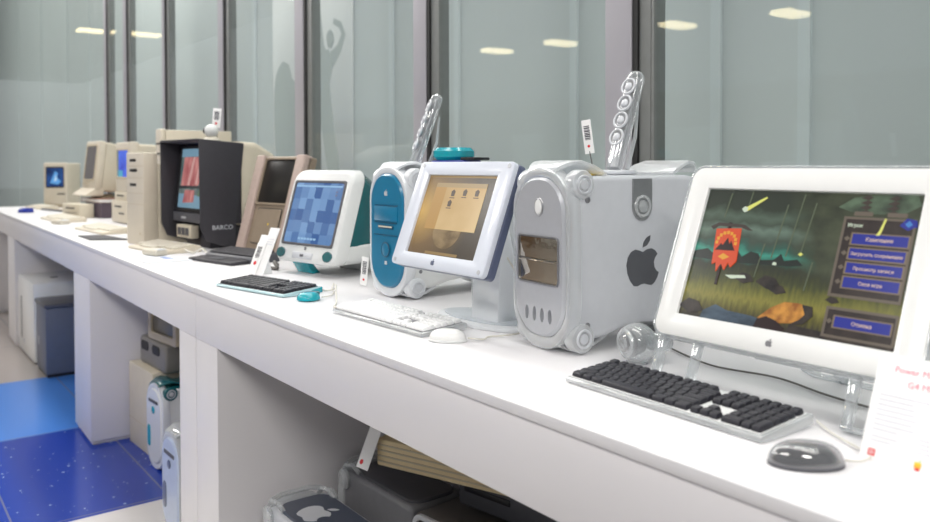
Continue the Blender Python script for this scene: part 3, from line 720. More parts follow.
# ------------------------------------------------------------------ the smaller tilted flat screen
def flat_screen():
    t = thing('monitor', 'tilted white flat screen with slate edge showing a golden desktop', 'monitor', (-1.772, .268, 0), 1.05)
    w, h, tz, tl = .304, .228, .1945, -21.2
    def B(): return MB().rot(tl, 'X', (0, 0, tz))
    cz = tz + h / 2
    B().frame(rrect(w + .108, h + .078, .014, 5, 0, cz), rrect(w, h, .002, 5, 0, cz), 'y', -.008, .008, bev=.002).build('bezel', mat('pale_blue_white_plastic', rgb(214, 219, 230), .3, coat=.3, var=.01), t)
    B().plate(rrect(w + .108, h + .078, .014, 5, 0, cz), 'y', .0085, .036, .004).build('edge_shell', M['slate'], t)
    B().plate(rrect(w + .03, h - .02, .04, 5, 0, cz), 'y', .0362, .058, .008).build('back_shell', M['frost'], t)
    for x in (-1, 1):
        for z in (tz - .027, tz + h + .027): B().cyl((x * (w / 2 + .036), -.008, z), .006, -.0015, 'y', 16).build('stud', M['silver'], t)
    fruit(B(), -.01, tz - .02, .016, 'y', -.009, -.007).build('emblem', M['slate'], t, 'small slate fruit emblem under the screen')
    m = bpy.data.materials.new('golden_desktop'); m.use_nodes = True
    nt = m.node_tree; p = nt.nodes['Principled BSDF']; p.inputs['Base Color'].default_value = (.01, .01, .01, 1); p.inputs['Roughness'].default_value = .25
    tc = nt.nodes.new('ShaderNodeTexCoord'); mp = nt.nodes.new('ShaderNodeMapping'); gr = nt.nodes.new('ShaderNodeTexGradient'); gr.gradient_type = 'SPHERICAL'
    mp.inputs['Location'].default_value = (-.25, -.0, -.55); mp.inputs['Scale'].default_value = (1, 0, 1)
    mp.vector_type = 'POINT'; mp.inputs['Location'].default_value = (-.05 * 1.0, 0, -.55); mp.inputs['Scale'].default_value = (1.15, 0, 1.0)
    nt.links.new(tc.outputs['Generated'], mp.inputs['Vector']); nt.links.new(mp.outputs[0], gr.inputs['Vector'])
    rp = nt.nodes.new('ShaderNodeValToRGB'); e = rp.color_ramp.elements
    e[0].position = .1; e[0].color = rgb(66, 54, 38); e[1].position = 1; e[1].color = rgb(222, 178, 96)
    z = e.new(.55); z.color = rgb(128, 100, 62)
    nt.links.new(gr.outputs['Fac'], rp.inputs['Fac']); nt.links.new(rp.outputs['Color'], p.inputs['Emission Color']); p.inputs['Emission Strength'].default_value = .85
    mats = [m, glow_noise('desktop_window', (196, 162, 108), (226, 198, 148), (3, 1, 4)), S(('window_bar', 176, 152, 112)), S(('desktop_icon', 92, 80, 70)), glow_noise('desktop_globe', (112, 92, 62), (160, 136, 98), (16, 1, 30)), S(('menu_bar', 150, 124, 80)), S(('sidebar', 188, 148, 88))]
    b = B()
    def q(pts, k, lay): b.prism([(x * w - w / 2, tz + z * h) for x, z in pts], 'y', -.0002 - .0003 * lay, 0, mi=k)
    b.box(-w / 2, w / 2, -.0001, .007, tz, tz + h, mi=0)
    q([(x, z) for x, z in circ(.20, 28, .50, .32, .23)], 4, 1)
    q([(.15, .32), (.88, .32), (.88, .87), (.15, .87)], 1, 2); q([(.15, .85), (.88, .85), (.88, .905), (.15, .905)], 2, 3); q([(.15, .32), (.31, .32), (.31, .85), (.15, .85)], 6, 3)
    for x, zz in ((.43, .78), (.60, .79), (.77, .79), (.42, .65)):
        q([(x - .022, zz - .04), (x + .022, zz - .04), (x + .028, zz + .02), (x, zz + .045), (x - .028, zz + .02)], 3, 4)
        q([(x - .035, zz - .065), (x + .035, zz - .065), (x + .035, zz - .055), (x - .035, zz - .055)], 3, 4)
    q([(0, .975), (1, .975), (1, 1), (0, 1)], 5, 1); q([(.27, .012), (.74, .012), (.74, .045), (.27, .045)], 5, 2)
    b.build('screen', mats, t)
    # stand
    yb = .10
    MB().prism([(x, y) for x, y in circ(.20, 44, 0, .175, .105)], 'z', 0, .010, .003).build('base', M['frost'], t)
    MB().prism([(x, y) for x, y in circ(.16, 44, -.02, .17, .07)], 'z', .0102, .0135, .001).build('base_inlay', mat('grey_base_inlay', rgb(188, 194, 200), .35), t)
    MB().prism([(.13, .009), (.15, .32), (.16, .32), (.19, .20), (.215, .009)], 'x', -.03, .085, .004).build('column', M['frost'], t)
    for x in (-.075, .067): MB().prism([(.17, .009), (.16, .30), (.17, .34), (.24, .22), (.255, .009)], 'x', x, x + .008, .002).build('side_fin', M['clearw'], t)
flat_screen()

# ------------------------------------------------------------------ the round-backed teal all-in-one
def allinone():
    t = thing('all_in_one_computer', 'white fronted teal all-in-one computer with blue screen', 'computer', (-2.945, .435, 0), 10.5)
    Wd = .386; zc = .232
    def sec(w, h, r, y, cz, k=.30): return [(x, y + (z - .05) * k, z) for x, z in rrect(w, h, r, 7, 0, cz)]
    def arch(w, h, r1, r2, y, cz, k=.30):
        pts = []
        for qx, qy, a0 in ((1, 1, 0), (-1, 1, 90), (-1, -1, 180), (1, -1, 270)):
            r = r1 if qy > 0 else r2
            for j in range(8):
                a = math.radians(a0 + 90 * j / 7); pts.append((qx * (w / 2 - r) + r * math.cos(a), cz + qy * (h / 2 - r) + r * math.sin(a)))
        return [(x, y + (z - .05) * k, z) for x, z in pts]
    b = MB(); b.loft([arch(.362, .338, .05, .03, -.006, zc), arch(.380, .356, .055, .035, .0, zc), arch(.390, .366, .055, .035, .014, zc), arch(.390, .366, .055, .035, .055, zc)]).build('front_bezel', M['offwhite'], t)
    MB().loft([arch(.386, .362, .055, .035, .0552, zc, .30), arch(.384, .362, .07, .05, .10, zc - .002, .22), arch(.35, .325, .10, .06, .22, zc - .012, .10), arch(.27, .26, .11, .08, .33, zc - .03, 0), arch(.17, .18, .08, .07, .39, zc - .05, 0), arch(.10, .10, .04, .04, .405, zc - .05, 0)]).build('teal_shell', M['teal'], t)
    MB().loft([arch(.392, .075, .012, .03, .056, .087, .30), arch(.390, .075, .012, .03, .16, .087, .15), arch(.33, .06, .01, .025, .30, .092, 0), arch(.2, .04, .01, .01, .36, .10, 0)]).build('lower_shell', M['offwhite'], t)
    lean = math.degrees(math.atan(.30))
    def B(): return MB().rot(-lean, 'X', (0, 0, .05))
    B().frame(rrect(.332, .268, .010, 5, 0, .252), rrect(.312, .248, .012, 5, 0, .252), 'y', -.010, -.004, bev=.001).build('screen_surround', M['greydk'], t)
    scr = B()
    scr.loft([put(rrect(.314, .250, .01, 6, 0, .252), 'y', -.006), put(rrect(.30, .238, .012, 6, 0, .252), 'y', -.0085), put(rrect(.20, .15, .02, 6, 0, .252), 'y', -.010)], mi=0)
    scr.box(-.148, .148, -.0102, -.0085, .358, .365, mi=1)
    for k in range(6): scr.box(-.06 + k * .02, -.046 + k * .02, -.0106, -.0085, .142, .150, mi=1)
    for zz in (.335, .322): scr.box(.115, .127, -.0104, -.0085, zz, zz + .008, mi=2)
    scr.build('screen', [glow_noise('blue_patchwork', (62, 104, 168), (134, 176, 226), (22, 1, 22), .8, kind='cells', lo=.1, hi=.95), S(('dock', 150, 190, 226)), S(('desk_icon', 110, 120, 150))], t)
    MB().rot(-lean, 'X', (0, 0, .05)).cyl((0, -.006, .108), .007, -.002, 'y', 16).build('emblem', M['grey'], t)
    d = B().box(-.075, .055, -.009, -.003, .066, .092, .002).build('disc_tray', M['silver2'], t)
    B().box(-.022, .0, -.0105, -.0085, .074, .084, .001).build('tray_button', M['greydk'], d)
    for x in (-.155, .148):
        s = B(); s.plate(circ(.028, 24, x, .084, .021), 'y', -.003, -.011, .002); s.build('speaker_grille', M['teal'], t)
    MB().prism([(.06, .0), (.03, .048), (.055, .052), (.10, .0)], 'x', -.12, -.02, .003).build('foot', M['tealbright'], t)
    MB().prism([(.26, .0), (.22, .075), (.33, .075), (.34, .0)], 'x', -.10, .10, .003).build('rear_foot', M['offwhite'], t)
allinone()

# ------------------------------------------------------------------ clear stick speakers standing on the towers
def stick(label, loc, rz):
    t = thing('stick_speaker', label, 'speaker', loc, rz, 'clear stick speakers')
    MB().cyl((0, 0, 0), .053, .012, 'z', 32, .005).build('base', M['silver2'], t)
    A = Vector((0, -.006, .014)); Z = Vector((0, .084, .268)) - A; u = Z.normalized(); L = Z.length; nrm = Vector((0, u.z, -u.y))
    def sec(f, w, d):
        c = A + Z * f; pts = []
        for x, y in rrect(w, d, min(w, d) * .45, 4): pts.append(tuple(c + Vector((x, 0, 0)) + nrm * y))
        return pts
    MB().loft([sec(0, .040, .034), sec(.05, .044, .038), sec(.6, .047, .041), sec(.92, .048, .042), sec(.97, .042, .036), sec(1, .026, .02)]).build('clear_tube', M['clear'], t)
    MB().loft([sec(.02, .026, .010), sec(.30, .028, .012), sec(.94, .028, .012)]).build('inner_chassis', M['metal'], t)
    for f in (.30, .475, .65, .825):
        c = A + Z * f - nrm * .0205; tilt = -math.degrees(math.atan2(Z.y, Z.z))
        m = Matrix.Translation(c) @ Matrix.Rotation(math.radians(tilt), 4, 'X')
        k = MB(); k.M = m; k.cyl((0, .012, 0), .017, -.010, 'y', 24, .001, r2=.0225); d = k.build('driver', M['metal'], t)
        k = MB(); k.M = m; k.torus((0, .0015, 0), .0205, .0032, 'y', 24, 8); k.build('driver_ring', M['silver2'], d)
        k = MB(); k.M = m; k.ell((0, .003, 0), .012, .007, .012, 16, 8); k.build('driver_dome', M['silver2'], d)
    MB().tube([(0, .045, .012), (0, .078, .10), (0, .088, .19)], [.006, .005, .004], 8).build('back_strut', M['clearw'], t)
stick('clear stick speaker with four drivers standing on the silver tower', (-1.452, .60, .4118), 2)
stick('clear stick speaker seen edge-on above the blue fronted tower', (-2.368, .582, .4118), -22)

# ------------------------------------------------------------------ things on the towers
t = thing('storage_drive', 'translucent teal disc drive lying on the blue fronted tower', 'drive', (-2.272, .68, .4118), 15)
MB().plate(rrect(.135, .12, .045, 6), 'z', 0.0405, .084, .012).build('case', M['tealbright'], t)
MB().plate(rrect(.15, .11, .02, 5, .015, -.005), 'z', 0, .040, .003).build('base', M['blue'], t)
MB().box(.068, .125, -.05, .04, .0402, .050, .003).build('cartridge', M['black'], t)
t = thing('webcam', 'pale ball webcam on a small cone atop the dark hood', 'camera', (-4.29, .55, .567), -35)
MB().cyl((0, 0, 0), .05, .022, 'z', 24, .003, r2=.022).build('base', M['keybeige'], t)
b = MB().ell((0, 0, .050), .036, .036, .036, 24, 14).build('ball', M['offwhite'], t)
MB().cyl((0, -.031, .052), .014, -.010, 'y', 20, .002).build('lens', M['dark'], b)

def price_tag(label, loc, rz, h, tw, th, tilt, base=True, group=None):
    t = thing('price_tag', label, 'tag', loc, rz, group)
    if base: MB().box(-.022, .022, -.014, .014, 0, .008, .003).build('clip', M['yellow'], t)
    if h > .02: MB().tube([(0, 0, .004), (-.004, 0, h * .5), (-.010, 0, h)], .0014, 6).build('wire', M['cabledk'], t)
    def B(): return MB().rot(tilt, 'Y', (0, 0, h))
    c = B().box(-tw / 2 - .01, tw / 2 - .01, -.0008, .0008, h - .004, h + th, .0003).build('card', M['paper'], t)
    b = B(); random.seed(3)
    z = h + th * .38
    while z < h + th * .82:
        d = random.choice((.0012, .0022, .003)); b.box(-tw * .3 - .01, tw * .3 - .01, -.0013, -.0008, z, z + d); z += d + random.choice((.0012, .002))
    b.build('barcode', M['greydk'], c)
    B().cyl((-.01, -.0008, h + th * .18), tw * .14, -.0006, 'y', 16).build('round_mark', M['red'], c)
price_tag('white price tag on a wire with yellow clip on the silver tower', (-1.384, .45, .4115), 22, .058, .024, .078, -8)
price_tag('small white price tag standing behind the ball webcam', (-4.335, .60, .567), 40, .075, .05, .10, 6, base=False)
price_tag('small white price tag between the teal computer and the blue tower', (-2.552, .49, 0), 24, .006, .030, .10, 6, base=False)

# standing card by the keyboard
t = thing('sign_card', 'slanted white card with barcode behind the teal edged keyboard', 'card', (-3.10, .30, 0), 14)
def B(): return MB().rot(-13, 'X').__class__() if 0 else MB()
def slant(mb): mb.v = [(x + z * .20, y + z * .30, z) for x, y, z in mb.v]; return mb
slant(MB().box(-.05, .05, 0, .002, 0, .155, .0005).box(-.012, .048, .003, .005, .05, .185, .0005)).build('card', M['paper'], t)
s = MB().box(-.048, .006, -.004, -.002, 0, .125, .0005)
sl = slant(s).build('price_label', M['paper'], t)
b = MB()
for k in range(9): b.box(-.036, -.010, -.0052, -.0042, .066 + k * .005, .066 + k * .005 + (.003 if k % 3 else .0018))
slant(b).build('barcode', M['greydk'], sl)
slant(MB().cyl((-.022, -.0042, .045), .008, -.001, 'y', 18)).build('round_mark', M['red'], sl)
b = MB()
for k in range(3): b.box(.0, .04, -.001, 0, .12 + k * .01, .122 + k * .01)
slant(b).build('printed_lines', M['inkpale'], t)
MB().prism([(.02, 0), (.035, .10), (.038, .10), (.07, 0)], 'x', -.02, .02, .001).build('easel', M['paper'], t)

# printed information card at the right
t = thing('info_card', 'white printed information card leaning beside the black mouse', 'card', (-.618, .225, 0), 0)
def B(): return MB().rot(-24, 'X')
cw, chh = .148, .162
B().box(0, cw, 0, .0015, 0, chh, .0004).build('sheet', M['paper'], t)
b = B(); b.text('Power Macintosh', .0135, (.026, -.0002, .137), mi=0); b.text('G4 MDD', .0135, (.048, -.0002, .117), mi=0); b.build('heading', M['pink'], t)
b = B(); random.seed(5)
for k in range(8): b.box(.012, .012 + (.11 if k == 0 else random.uniform(.035, .06)), -.0004, 0, .099 - k * .0075, .1012 - k * .0075)
for k in range(2): b.box(.012, .05 - k * .008, -.0004, 0, .036 - k * .006, .038 - k * .006)
for k in range(4): b.box(.078, .13, -.0004, 0, .046 - k * .006, .048 - k * .006)
b.build('printed_lines', M['inkpale'], t)
b = B(); b.box(.012, .022, -.0004, 0, .008, .018); lg = b.build('red_logo', M['red'], t)
b = B(); b.frame(rrect(.005, .005, .001, 2, .017, .013), rrect(.003, .003, .0005, 2, .017, .013), 'y', -.0008, -.0004); b.build('logo_mark', M['paper'], lg)
b = B(); fr = MB()
n0 = 0
for k, c in enumerate((0, 1, 2)):
    z0 = .006 + k * .004; b.plate(rrect(.010 - (.003 if k == 0 else 0), .0042, .0015, 3, .083, z0), 'y', 0, -.0004, .0001, mi=c)
b.prism([(.083, .0165), (.0865, .0205), (.0855, .017)], 'y', -.0004, 0, mi=3)
b.build('striped_emblem', [M['red'], M['orange'], M['yellow'], M['green']], t)
MB().prism([(.06, .09), (.062, .09), (.12, .0), (.11, .0)], 'x', .05, .10, .0008).build('easel', M['paper'], t)

# ------------------------------------------------------------------ beige computers, right to left
def taupe():
    t = thing('slim_computer', 'taupe upright slab computer with dark screen leaning back', 'computer', (-3.715, .575, 0), 9)
    def B(): return MB().rot(-16, 'X', (0, 0, 0))
    B().box(-.21, .21, .0, .06, .02, .50, .010, seg=3).build('body', M['taupe'], t)
    for s in (-1, 1):
        B().box(s * .175 - .035, s * .175 + .035, -.018, .03, .02, .502, .008, seg=3).build('speaker_column', M['taupe_lt'], t)
    B().frame(rrect(.278, .242, .006, 4, 0, .370), rrect(.254, .218, .004, 4, 0, .370), 'y', -.010, .002, bev=.001).build('screen_frame', M['taupe'], t)
    B().box(-.127, .127, -.003, .004, .261, .479, .001).build('screen', M['blackscreen'], t)
    d = B().plate(rrect(.20, .17, .008, 4, 0, .145), 'y', .002, -.008, .003).build('disc_door', M['taupe'], t)
    B().frame(rrect(.208, .178, .01, 4, 0, .145), rrect(.203, .173, .009, 4, 0, .145), 'y', -.004, .002).build('door_seam', M['slot'], d)
    B().cyl((.02, -.008, .155), .005, -.002, 'y', 12).build('emblem', M['yellow'], t)
    MB().box(-.09, .09, .06, .22, 0, .02, .006).build('foot', M['taupe'], t)
    MB().prism([(.15, .30), (.17, .31), (.23, .015), (.20, .0)], 'x', -.06, .06, .004).build('rear_leg', M['taupe'], t)
taupe()
t = thing('keyboard', 'dark grey keyboard with palm rest in front of the taupe computer', 'keyboard', (-3.58, .285, 0), 12)
MB().prism([(0, 0), (0, .014), (.09, .018), (.09, 0)], 'x', -.18, .17, .004).build('palm_rest', M['dark'], t)
MB().prism([(.0915, 0), (.0915, .02), (.10, .028), (.235, .042), (.24, .0)], 'x', -.19, .19, .004).build('case', M['greydk'], t)
MB().box(-.05, .03, .02, .075, .016, .0195, .002).build('touch_pad', M['greydk'], t)
mb = MB().rot(6, 'X', (0, .10, .028))
for r in range(5):
    for k in range(17): mb.box(-.175 + k * .0205, -.157 + k * .0205, .108 + r * .024, .129 + r * .024, .028, .036, .002, seg=1)
mb.build('keycaps', M['dark'], t, kind='stuff')

def hooded():
    t = thing('monitor', 'beige monitor wearing a dark hood, showing a reddish picture', 'monitor', (-4.335, .39, 0), 5)
    s = .25
    MB().box(-s + .012, s - .012, .12, .26, .13, .535, .010).build('front_casing', M['dark'], t)
    MB().loft([put(rrect(.49, .44, .03, 5, 0, .34), 'y', .235), put(rrect(.48, .43, .04, 5, 0, .34), 'y', .33), put(rrect(.36, .34, .06, 5, 0, .33), 'y', .47), put(rrect(.26, .26, .05, 5, 0, .32), 'y', .53)]).build('tube_housing', M['beige'], t)
    for q in (-1, 1):
        MB().prism([(0, .568), (.245, .545), (.185, .004), (.035, .05), (0.004, .12)], 'x', q * s - .004, q * s + .004, .002).build('hood_side', M['dark'], t)
    MB().prism([(-.003, .560), (-.003, .570), (.246, .550), (.246, .540)], 'x', -s + .0045, s - .0045, .001).build('hood_top', M['dark'], t)
    MB().box(-s + .014, s - .014, .062, .1195, .13, .182, .004).build('control_strip', M['greydk'], t)
    MB().box(-.12, -.06, .0605, .062, .148, .16).build('badge', M['silver'], t)
    def B(): return MB().rot(-6, 'X', (0, .08, .2))
    B().frame(rrect(.44, .36, .012, 4, 0, .365), rrect(.40, .32, .010, 4, 0, .365), 'y', .066, .128, bev=.002).build('screen_surround', M['black'], t)
    b = B(); b.box(-.2, .2, .074, .079, .205, .525, mi=0)
    def q(pts, k, l): b.prism([(x * .4 - .2, .205 + z * .32) for x, z in pts], 'y', .074 - .0003 * l, .075, mi=k)
    q([(0, .86), (1, .88), (1, 1), (0, 1)], 1, 1); q([(.05, .36), (.60, .38), (.72, .62), (.66, .86), (.1, .86)], 2, 2)
    q([(.25, .38), (.33, .38), (.45, .86), (.38, .86)], 3, 3); q([(.5, .4), (.56, .4), (.64, .84), (.60, .84)], 3, 3)
    q([(0, .0), (1, 0), (1, .2), (0, .24)], 1, 1); q([(0, .32), (1, .34), (1, .38), (0, .37)], 4, 4); q([(.15, .08), (.5, .1), (.5, .30), (.2, .3)], 2, 3); q([(.6, .2), (.9, .22), (.85, .6), (.72, .5)], 5, 3)
    b.build('screen', [glow_noise('picture_ground', (70, 90, 92), (126, 130, 124), (14, 1, 14)), S(('picture_blue', 112, 146, 166)), glow_noise('picture_red', (150, 74, 78), (196, 132, 128), (20, 1, 8)), S(('picture_fold', 196, 150, 146)), S(('picture_dark', 46, 50, 54)), S(('picture_green', 84, 110, 84))], t)
    c = MB().text('BARCO', .034, (s + .0045, .066, .105), 'x', .0008).build('lettering', M['silver2'], t, 'silver lettering on the hood side')
    MB().prism([(.10, .0), (.10, .02), (.14, .129), (.36, .129), (.40, .02), (.40, 0)], 'x', -.15, .15, .006).build('stand', M['dark'], t)
    pb = MB().box(-.17, .02, .055, .0995, .045, .115, .004).build('port_box', M['beige'], t)
    MB().box(-.15, -.11, .053, .0555, .06, .1).box(-.10, -.06, .053, .0555, .06, .1).box(-.05, -.01, .053, .0555, .06, .1).build('port', M['greydk'], pb)
hooded()

def old_tower():
    t = thing('tower_computer', 'tall beige tower computer with drive slots left of the hooded monitor', 'computer', (-4.695, .262, 0), 11)
    MB().box(-.1, .1, .0, .085, .0, .505, .006).build('front_bezel', M['beige2'], t)
    MB().box(-.1, .101, .0855, .26, .0, .445, .005).build('body', M['beige'], t)
    for z, w in ((.455, .03), (.40, .035), (.32, .03)):
        MB().box(-.055, -.055 + w * 2.4, -.0015, .003, z, z + .016, .001).build('drive_slot', M['slot'], t)
    for z in (.43, .365, .28, .22): MB().box(-.1, .1, -.001, .002, z, z + .0025).build('bezel_seam', M['beige_dk'], t)
    MB().cyl((.06, 0, .06), .007, -.003, 'y', 14).build('power_button', M['beige_dk'], t)
old_tower()
t = thing('cabinet_unit', 'tall plain beige computer unit rising behind the dark hood', 'computer', (-5.075, .50, 0), 0)
MB().box(-.053, .053, .0, .03, .0, .655, .008).build('front_bezel', M['beige2'], t)
MB().box(-.052, .052, .0305, .44, .0, .648, .006).build('body', M['beige'], t)
for z in (.56, .50): MB().box(-.035, .035, -.002, .002, z, z + .01).build('drive_slot', M['slot'], t)

def box_monitor():
    t = thing('monitor', 'beige monitor with blue screen stacked left of the beige tower', 'monitor', (-6.42, .63, .236), 3)
    MB().box(-.17, .17, .0, .07, .0, .37, .012).build('front_bezel', M['beige2'], t)
    MB().loft([put(rrect(.32, .34, .02, 4, 0, .185), 'y', .0705), put(rrect(.31, .33, .02, 4, 0, .185), 'y', .2), put(rrect(.24, .26, .03, 4, 0, .18), 'y', .36)]).build('tube_housing', M['beige'], t)
    MB().frame(rrect(.286, .226, .012, 4, 0, .21), rrect(.258, .198, .010, 4, 0, .21), 'y', -.004, .003, bev=.001).build('screen_surround', M['beige_dk'], t)
    b = MB(); b.box(-.13, .13, -.001, .003, .11, .31, mi=0); b.box(-.13, .0, -.0015, 0, .11, .16, mi=1); b.box(-.13, -.09, -.0015, 0, .11, .31, mi=2)
    b.build('screen', [glow_noise('blue_desktop', (40, 60, 190), (70, 110, 230), (8, 1, 8)), S(('cyan_patch', 70, 160, 190)), S(('grey_patch', 110, 120, 120))], t)
    MB().box(.08, .13, -.003, .001, .03, .038).build('badge', M['beige_dk'], t)
box_monitor()
t = thing('disk_drive', 'slim beige drive unit under the blue screened monitor', 'drive', (-6.42, .62, .171), 3)
MB().box(-.17, .17, 0, .34, .0, .0645, .006).build('case', M['beige'], t); MB().box(-.11, .05, -.0015, .003, .03, .04).build('drive_slot', M['slot'], t)
t = thing('desktop_computer', 'beige desktop computer at the bottom of the blue screened stack', 'computer', (-6.42, .60, 0), 3)
MB().box(-.18, .18, 0, .38, .006, .170, .008).build('case', M['beige2'], t)
MB().box(-.10, .06, -.0015, .003, .12, .133).box(.0, .12, -.0015, .003, .07, .082).build('drive_slot', M['slot'], t)
MB().box(-.15, .15, .04, .34, 0, .006).build('foot', M['beige_dk'], t)

def portrait():
    t = thing('monitor', 'tall beige portrait screen tilted back on a stack', 'monitor', (-7.46, .60, .158), 6)
    def B(): return MB().rot(-7, 'X', (0, 0, .03))
    B().box(-.165, .165, .0, .06, .055, .485, .012).build('front_bezel', M['beige2'], t)
    B().loft([put(rrect(.32, .42, .02, 4, 0, .27), 'y', .0605), put(rrect(.31, .41, .02, 4, 0, .27), 'y', .16), put(rrect(.22, .30, .03, 4, 0, .24), 'y', .31)]).build('tube_housing', M['beige'], t)
    B().frame(rrect(.266, .31, .012, 4, 0, .30), rrect(.236, .28, .010, 4, 0, .30), 'y', -.004, .003, bev=.001).build('screen_surround', M['beige_dk'], t)
    B().box(-.118, .118, -.002, .002, .16, .44).build('screen', mat('brown_dark_screen', rgb(92, 80, 74), .15, coat=.5), t)
    MB().prism([(-.07, .018), (-.07, .03), (.01, .085), (.08, .085), (.08, .018)], 'x', -.165, .165, .005).build('chin_tray', M['beige2'], t)
    MB().cyl((0, .13, .0), .10, .028, 'z', 24, .004, r2=.075).build('swivel', M['beige_dk'], t)
    MB().box(-.10, .02, -.0025, .002, .115, .128).build('badge', M['beige_dk'], t)
portrait()
t = thing('book', 'rose brown book under the tilted portrait screen', 'book', (-7.34, .60, .125), 5)
MB().box(-.24, .24, 0, .32, 0, .004).box(-.24, .24, 0, .32, .028, .032).box(-.24, -.236, 0, .32, .004, .028).build('cover', mat('rose_brown_cloth', rgb(150, 112, 96), .7), t)
MB().box(-.235, .236, .004, .316, .0042, .0278).build('pages', M['paper'], t)
t = thing('device_box', 'dark plum box under the rose brown book', 'box', (-7.28, .61, 0), 5)
MB().box(-.19, .19, .0, .30, .0, .118, .006).build('case', mat('plum_grey_plastic', rgb(84, 72, 84), .5), t); MB().box(-.20, .20, -.004, .304, .1181, .1245, .002).build('lid', M['greydk'], t)
t = thing('desktop_computer', 'small beige desktop computer in front of the tilted portrait screen', 'computer', (-7.30, .46, 0), 14)
MB().box(-.20, .11, 0, .12, .0, .115, .006).build('case', M['beige'], t); MB().box(-.13, .02, -.0015, .003, .075, .086).box(-.15, .06, -.0015, .003, .04, .044).build('drive_slot', M['slot'], t)

def compact():
    t = thing('compact_computer', 'small beige all-in-one computer at the far left end', 'computer', (-9.18, .66, 0), 52); t.scale = (1.07, 1.07, 1.07)
    MB().box(-.115, .115, 0, .04, .03, .43, .014).build('front_bezel', M['beige2'], t)
    MB().box(-.112, .112, .0405, .28, .03, .424, .014).build('body', M['beige'], t)
    MB().prism([(.02, .0), (.01, .031), (.27, .031), (.26, .0)], 'x', -.10, .10, .003).build('base', M['beige_dk'], t)
    MB().frame(rrect(.176, .20, .012, 4, 0, .29), rrect(.158, .176, .010, 4, 0, .29), 'y', -.004, .002, bev=.001).build('screen_surround', M['slot'], t)
    b = MB(); b.box(-.08, .08, -.001, .002, .20, .38, mi=0)
    b.prism([(-.05, .235), (-.02, .30), (.0, .35), (.03, .33), (.02, .29), (.06, .25), (.03, .22)], 'y', -.0016, 0, mi=1); b.prism([(-.01, .25), (.01, .32), (.02, .26)], 'y', -.002, 0, mi=2)
    b.build('screen', [glow_noise('deep_blue_desktop', (16, 34, 74), (40, 84, 150), (8, 1, 8)), S(('swirl_blue', 96, 160, 220)), S(('swirl_white', 190, 220, 240))], t)
    MB().box(.02, .095, -.0015, .002, .125, .137).build('disk_slot', M['slot'], t)
compact()

# flat things on the counter
t = thing('booklet', 'thin white booklet lying in front of the hooded monitor', 'booklet', (-3.89, .15, 0), 0)
MB().prism([(-.03, -.105), (.17, -.10), (.19, .10), (-.19, .03)], 'z', 0, .004).build('cover', M['paper'], t)
MB().prism([(-.03, -.104), (.168, -.099), (.187, .099), (-.187, .029)], 'z', .0041, .0075).build('sheet', mat('pale_blue_paper', rgb(226, 230, 238), .6), t)
MB().prism([(.02, .0), (.10, .01), (.105, .045), (.0, .03)], 'z', .0076, .0082).build('printed_block', mat('blue_print', rgb(120, 140, 190), .6), t)
t = thing('mat', 'black mat lying in front of the beige keyboard', 'mat', (-5.18, .19, 0), 0)
MB().prism([(-.24, -.075), (.10, -.08), (.22, .11), (-.2, .06)], 'z', 0, .006, .001).build('pad', M['black'], t)
MB().prism([(-.22, -.07), (.09, -.072), (.205, .10), (-.185, .053)], 'z', .0061, .007).build('pad_surface', M['dark'], t)
t = thing('tray', 'dark grey strip lying between the farthest beige keyboards', 'strip', (-8.55, .56, 0), 10)
MB().box(-.26, .26, -.05, .05, 0, .016, .004).build('case', M['greydk'], t); MB().box(-.22, .22, -.03, .03, .0161, .019, .001).build('lid', M['beige_dk'], t)

# ------------------------------------------------------------------ cables
def bez(P, n=10):
    """Smooth curve through the points."""
    P = [Vector(p) for p in P]; out = []
    for i in range(len(P) - 1):
        a, b, c, d = P[max(i - 1, 0)], P[i], P[i + 1], P[min(i + 2, len(P) - 1)]
        for k in range(n):
            s = k / n
            out.append(.5 * ((2 * b) + (c - a) * s + (2 * a - 5 * b + 4 * c - d) * s * s + (3 * b - a - 3 * c + d) * s ** 3))
    return out + [P[-1]]
def cable(label, pts, r, m, name='cable'):
    o = MB().tube(bez([(x, y, z + H) for x, y, z in pts]), r, 8).build(name, M[m]); tag(o, label, 'cable')
cable('thin pale cable from the black mouse towards the clear keyboard edge', [(-.612, .176, .008), (-.60, .20, .005), (-.605, .235, .005), (-.65, .26, .005), (-.70, .29, .005), (-.735, .315, .008)], .0017, 'cable')
cable('grey cable looping on the counter under the widescreen', [(-1.24, .56, .005), (-1.08, .50, .005), (-.94, .52, .005), (-.80, .48, .005), (-.66, .47, .005), (-.55, .52, .005), (-.47, .50, .02), (-.46, .48, .05), (-.50, .47, .07)], .0022, 'cabledk')
cable('dark cable behind the clear front feet of the widescreen', [(-1.20, .66, .005), (-1.05, .66, .005), (-.9, .68, .005), (-.76, .67, .005), (-.6, .68, .005)], .0022, 'cabledk')
cable('white cable from the white keyboard arching up beside the small tag', [(-2.166, .19, .012), (-2.22, .19, .005), (-2.30, .24, .005), (-2.40, .29, .04), (-2.46, .32, .02), (-2.53, .32, .005), (-2.65, .34, .005)], .0028, 'cable')
cable('white cable from the teal mouse curling under the all-in-one', [(-2.395, .238, .008), (-2.42, .28, .005), (-2.47, .32, .005), (-2.56, .36, .005), (-2.66, .42, .005)], .0022, 'cable')
cable('white cable from the white mouse running behind the silver tower', [(-1.608, .238, .008), (-1.585, .27, .005), (-1.60, .30, .005), (-1.585, .36, .005), (-1.59, .50, .005)], .0022, 'cable')
cable('pale cable hanging between the flat screen and the silver tower', [(-1.60, .36, .20), (-1.60, .42, .12), (-1.585, .47, .05), (-1.58, .52, .005)], .0025, 'cable')
cable('white cable from the keyboard behind the booklet', [(-4.02, .32, .02), (-3.98, .345, .008), (-3.93, .37, .03), (-3.88, .39, .008), (-3.87, .45, .008)], .005, 'cable')
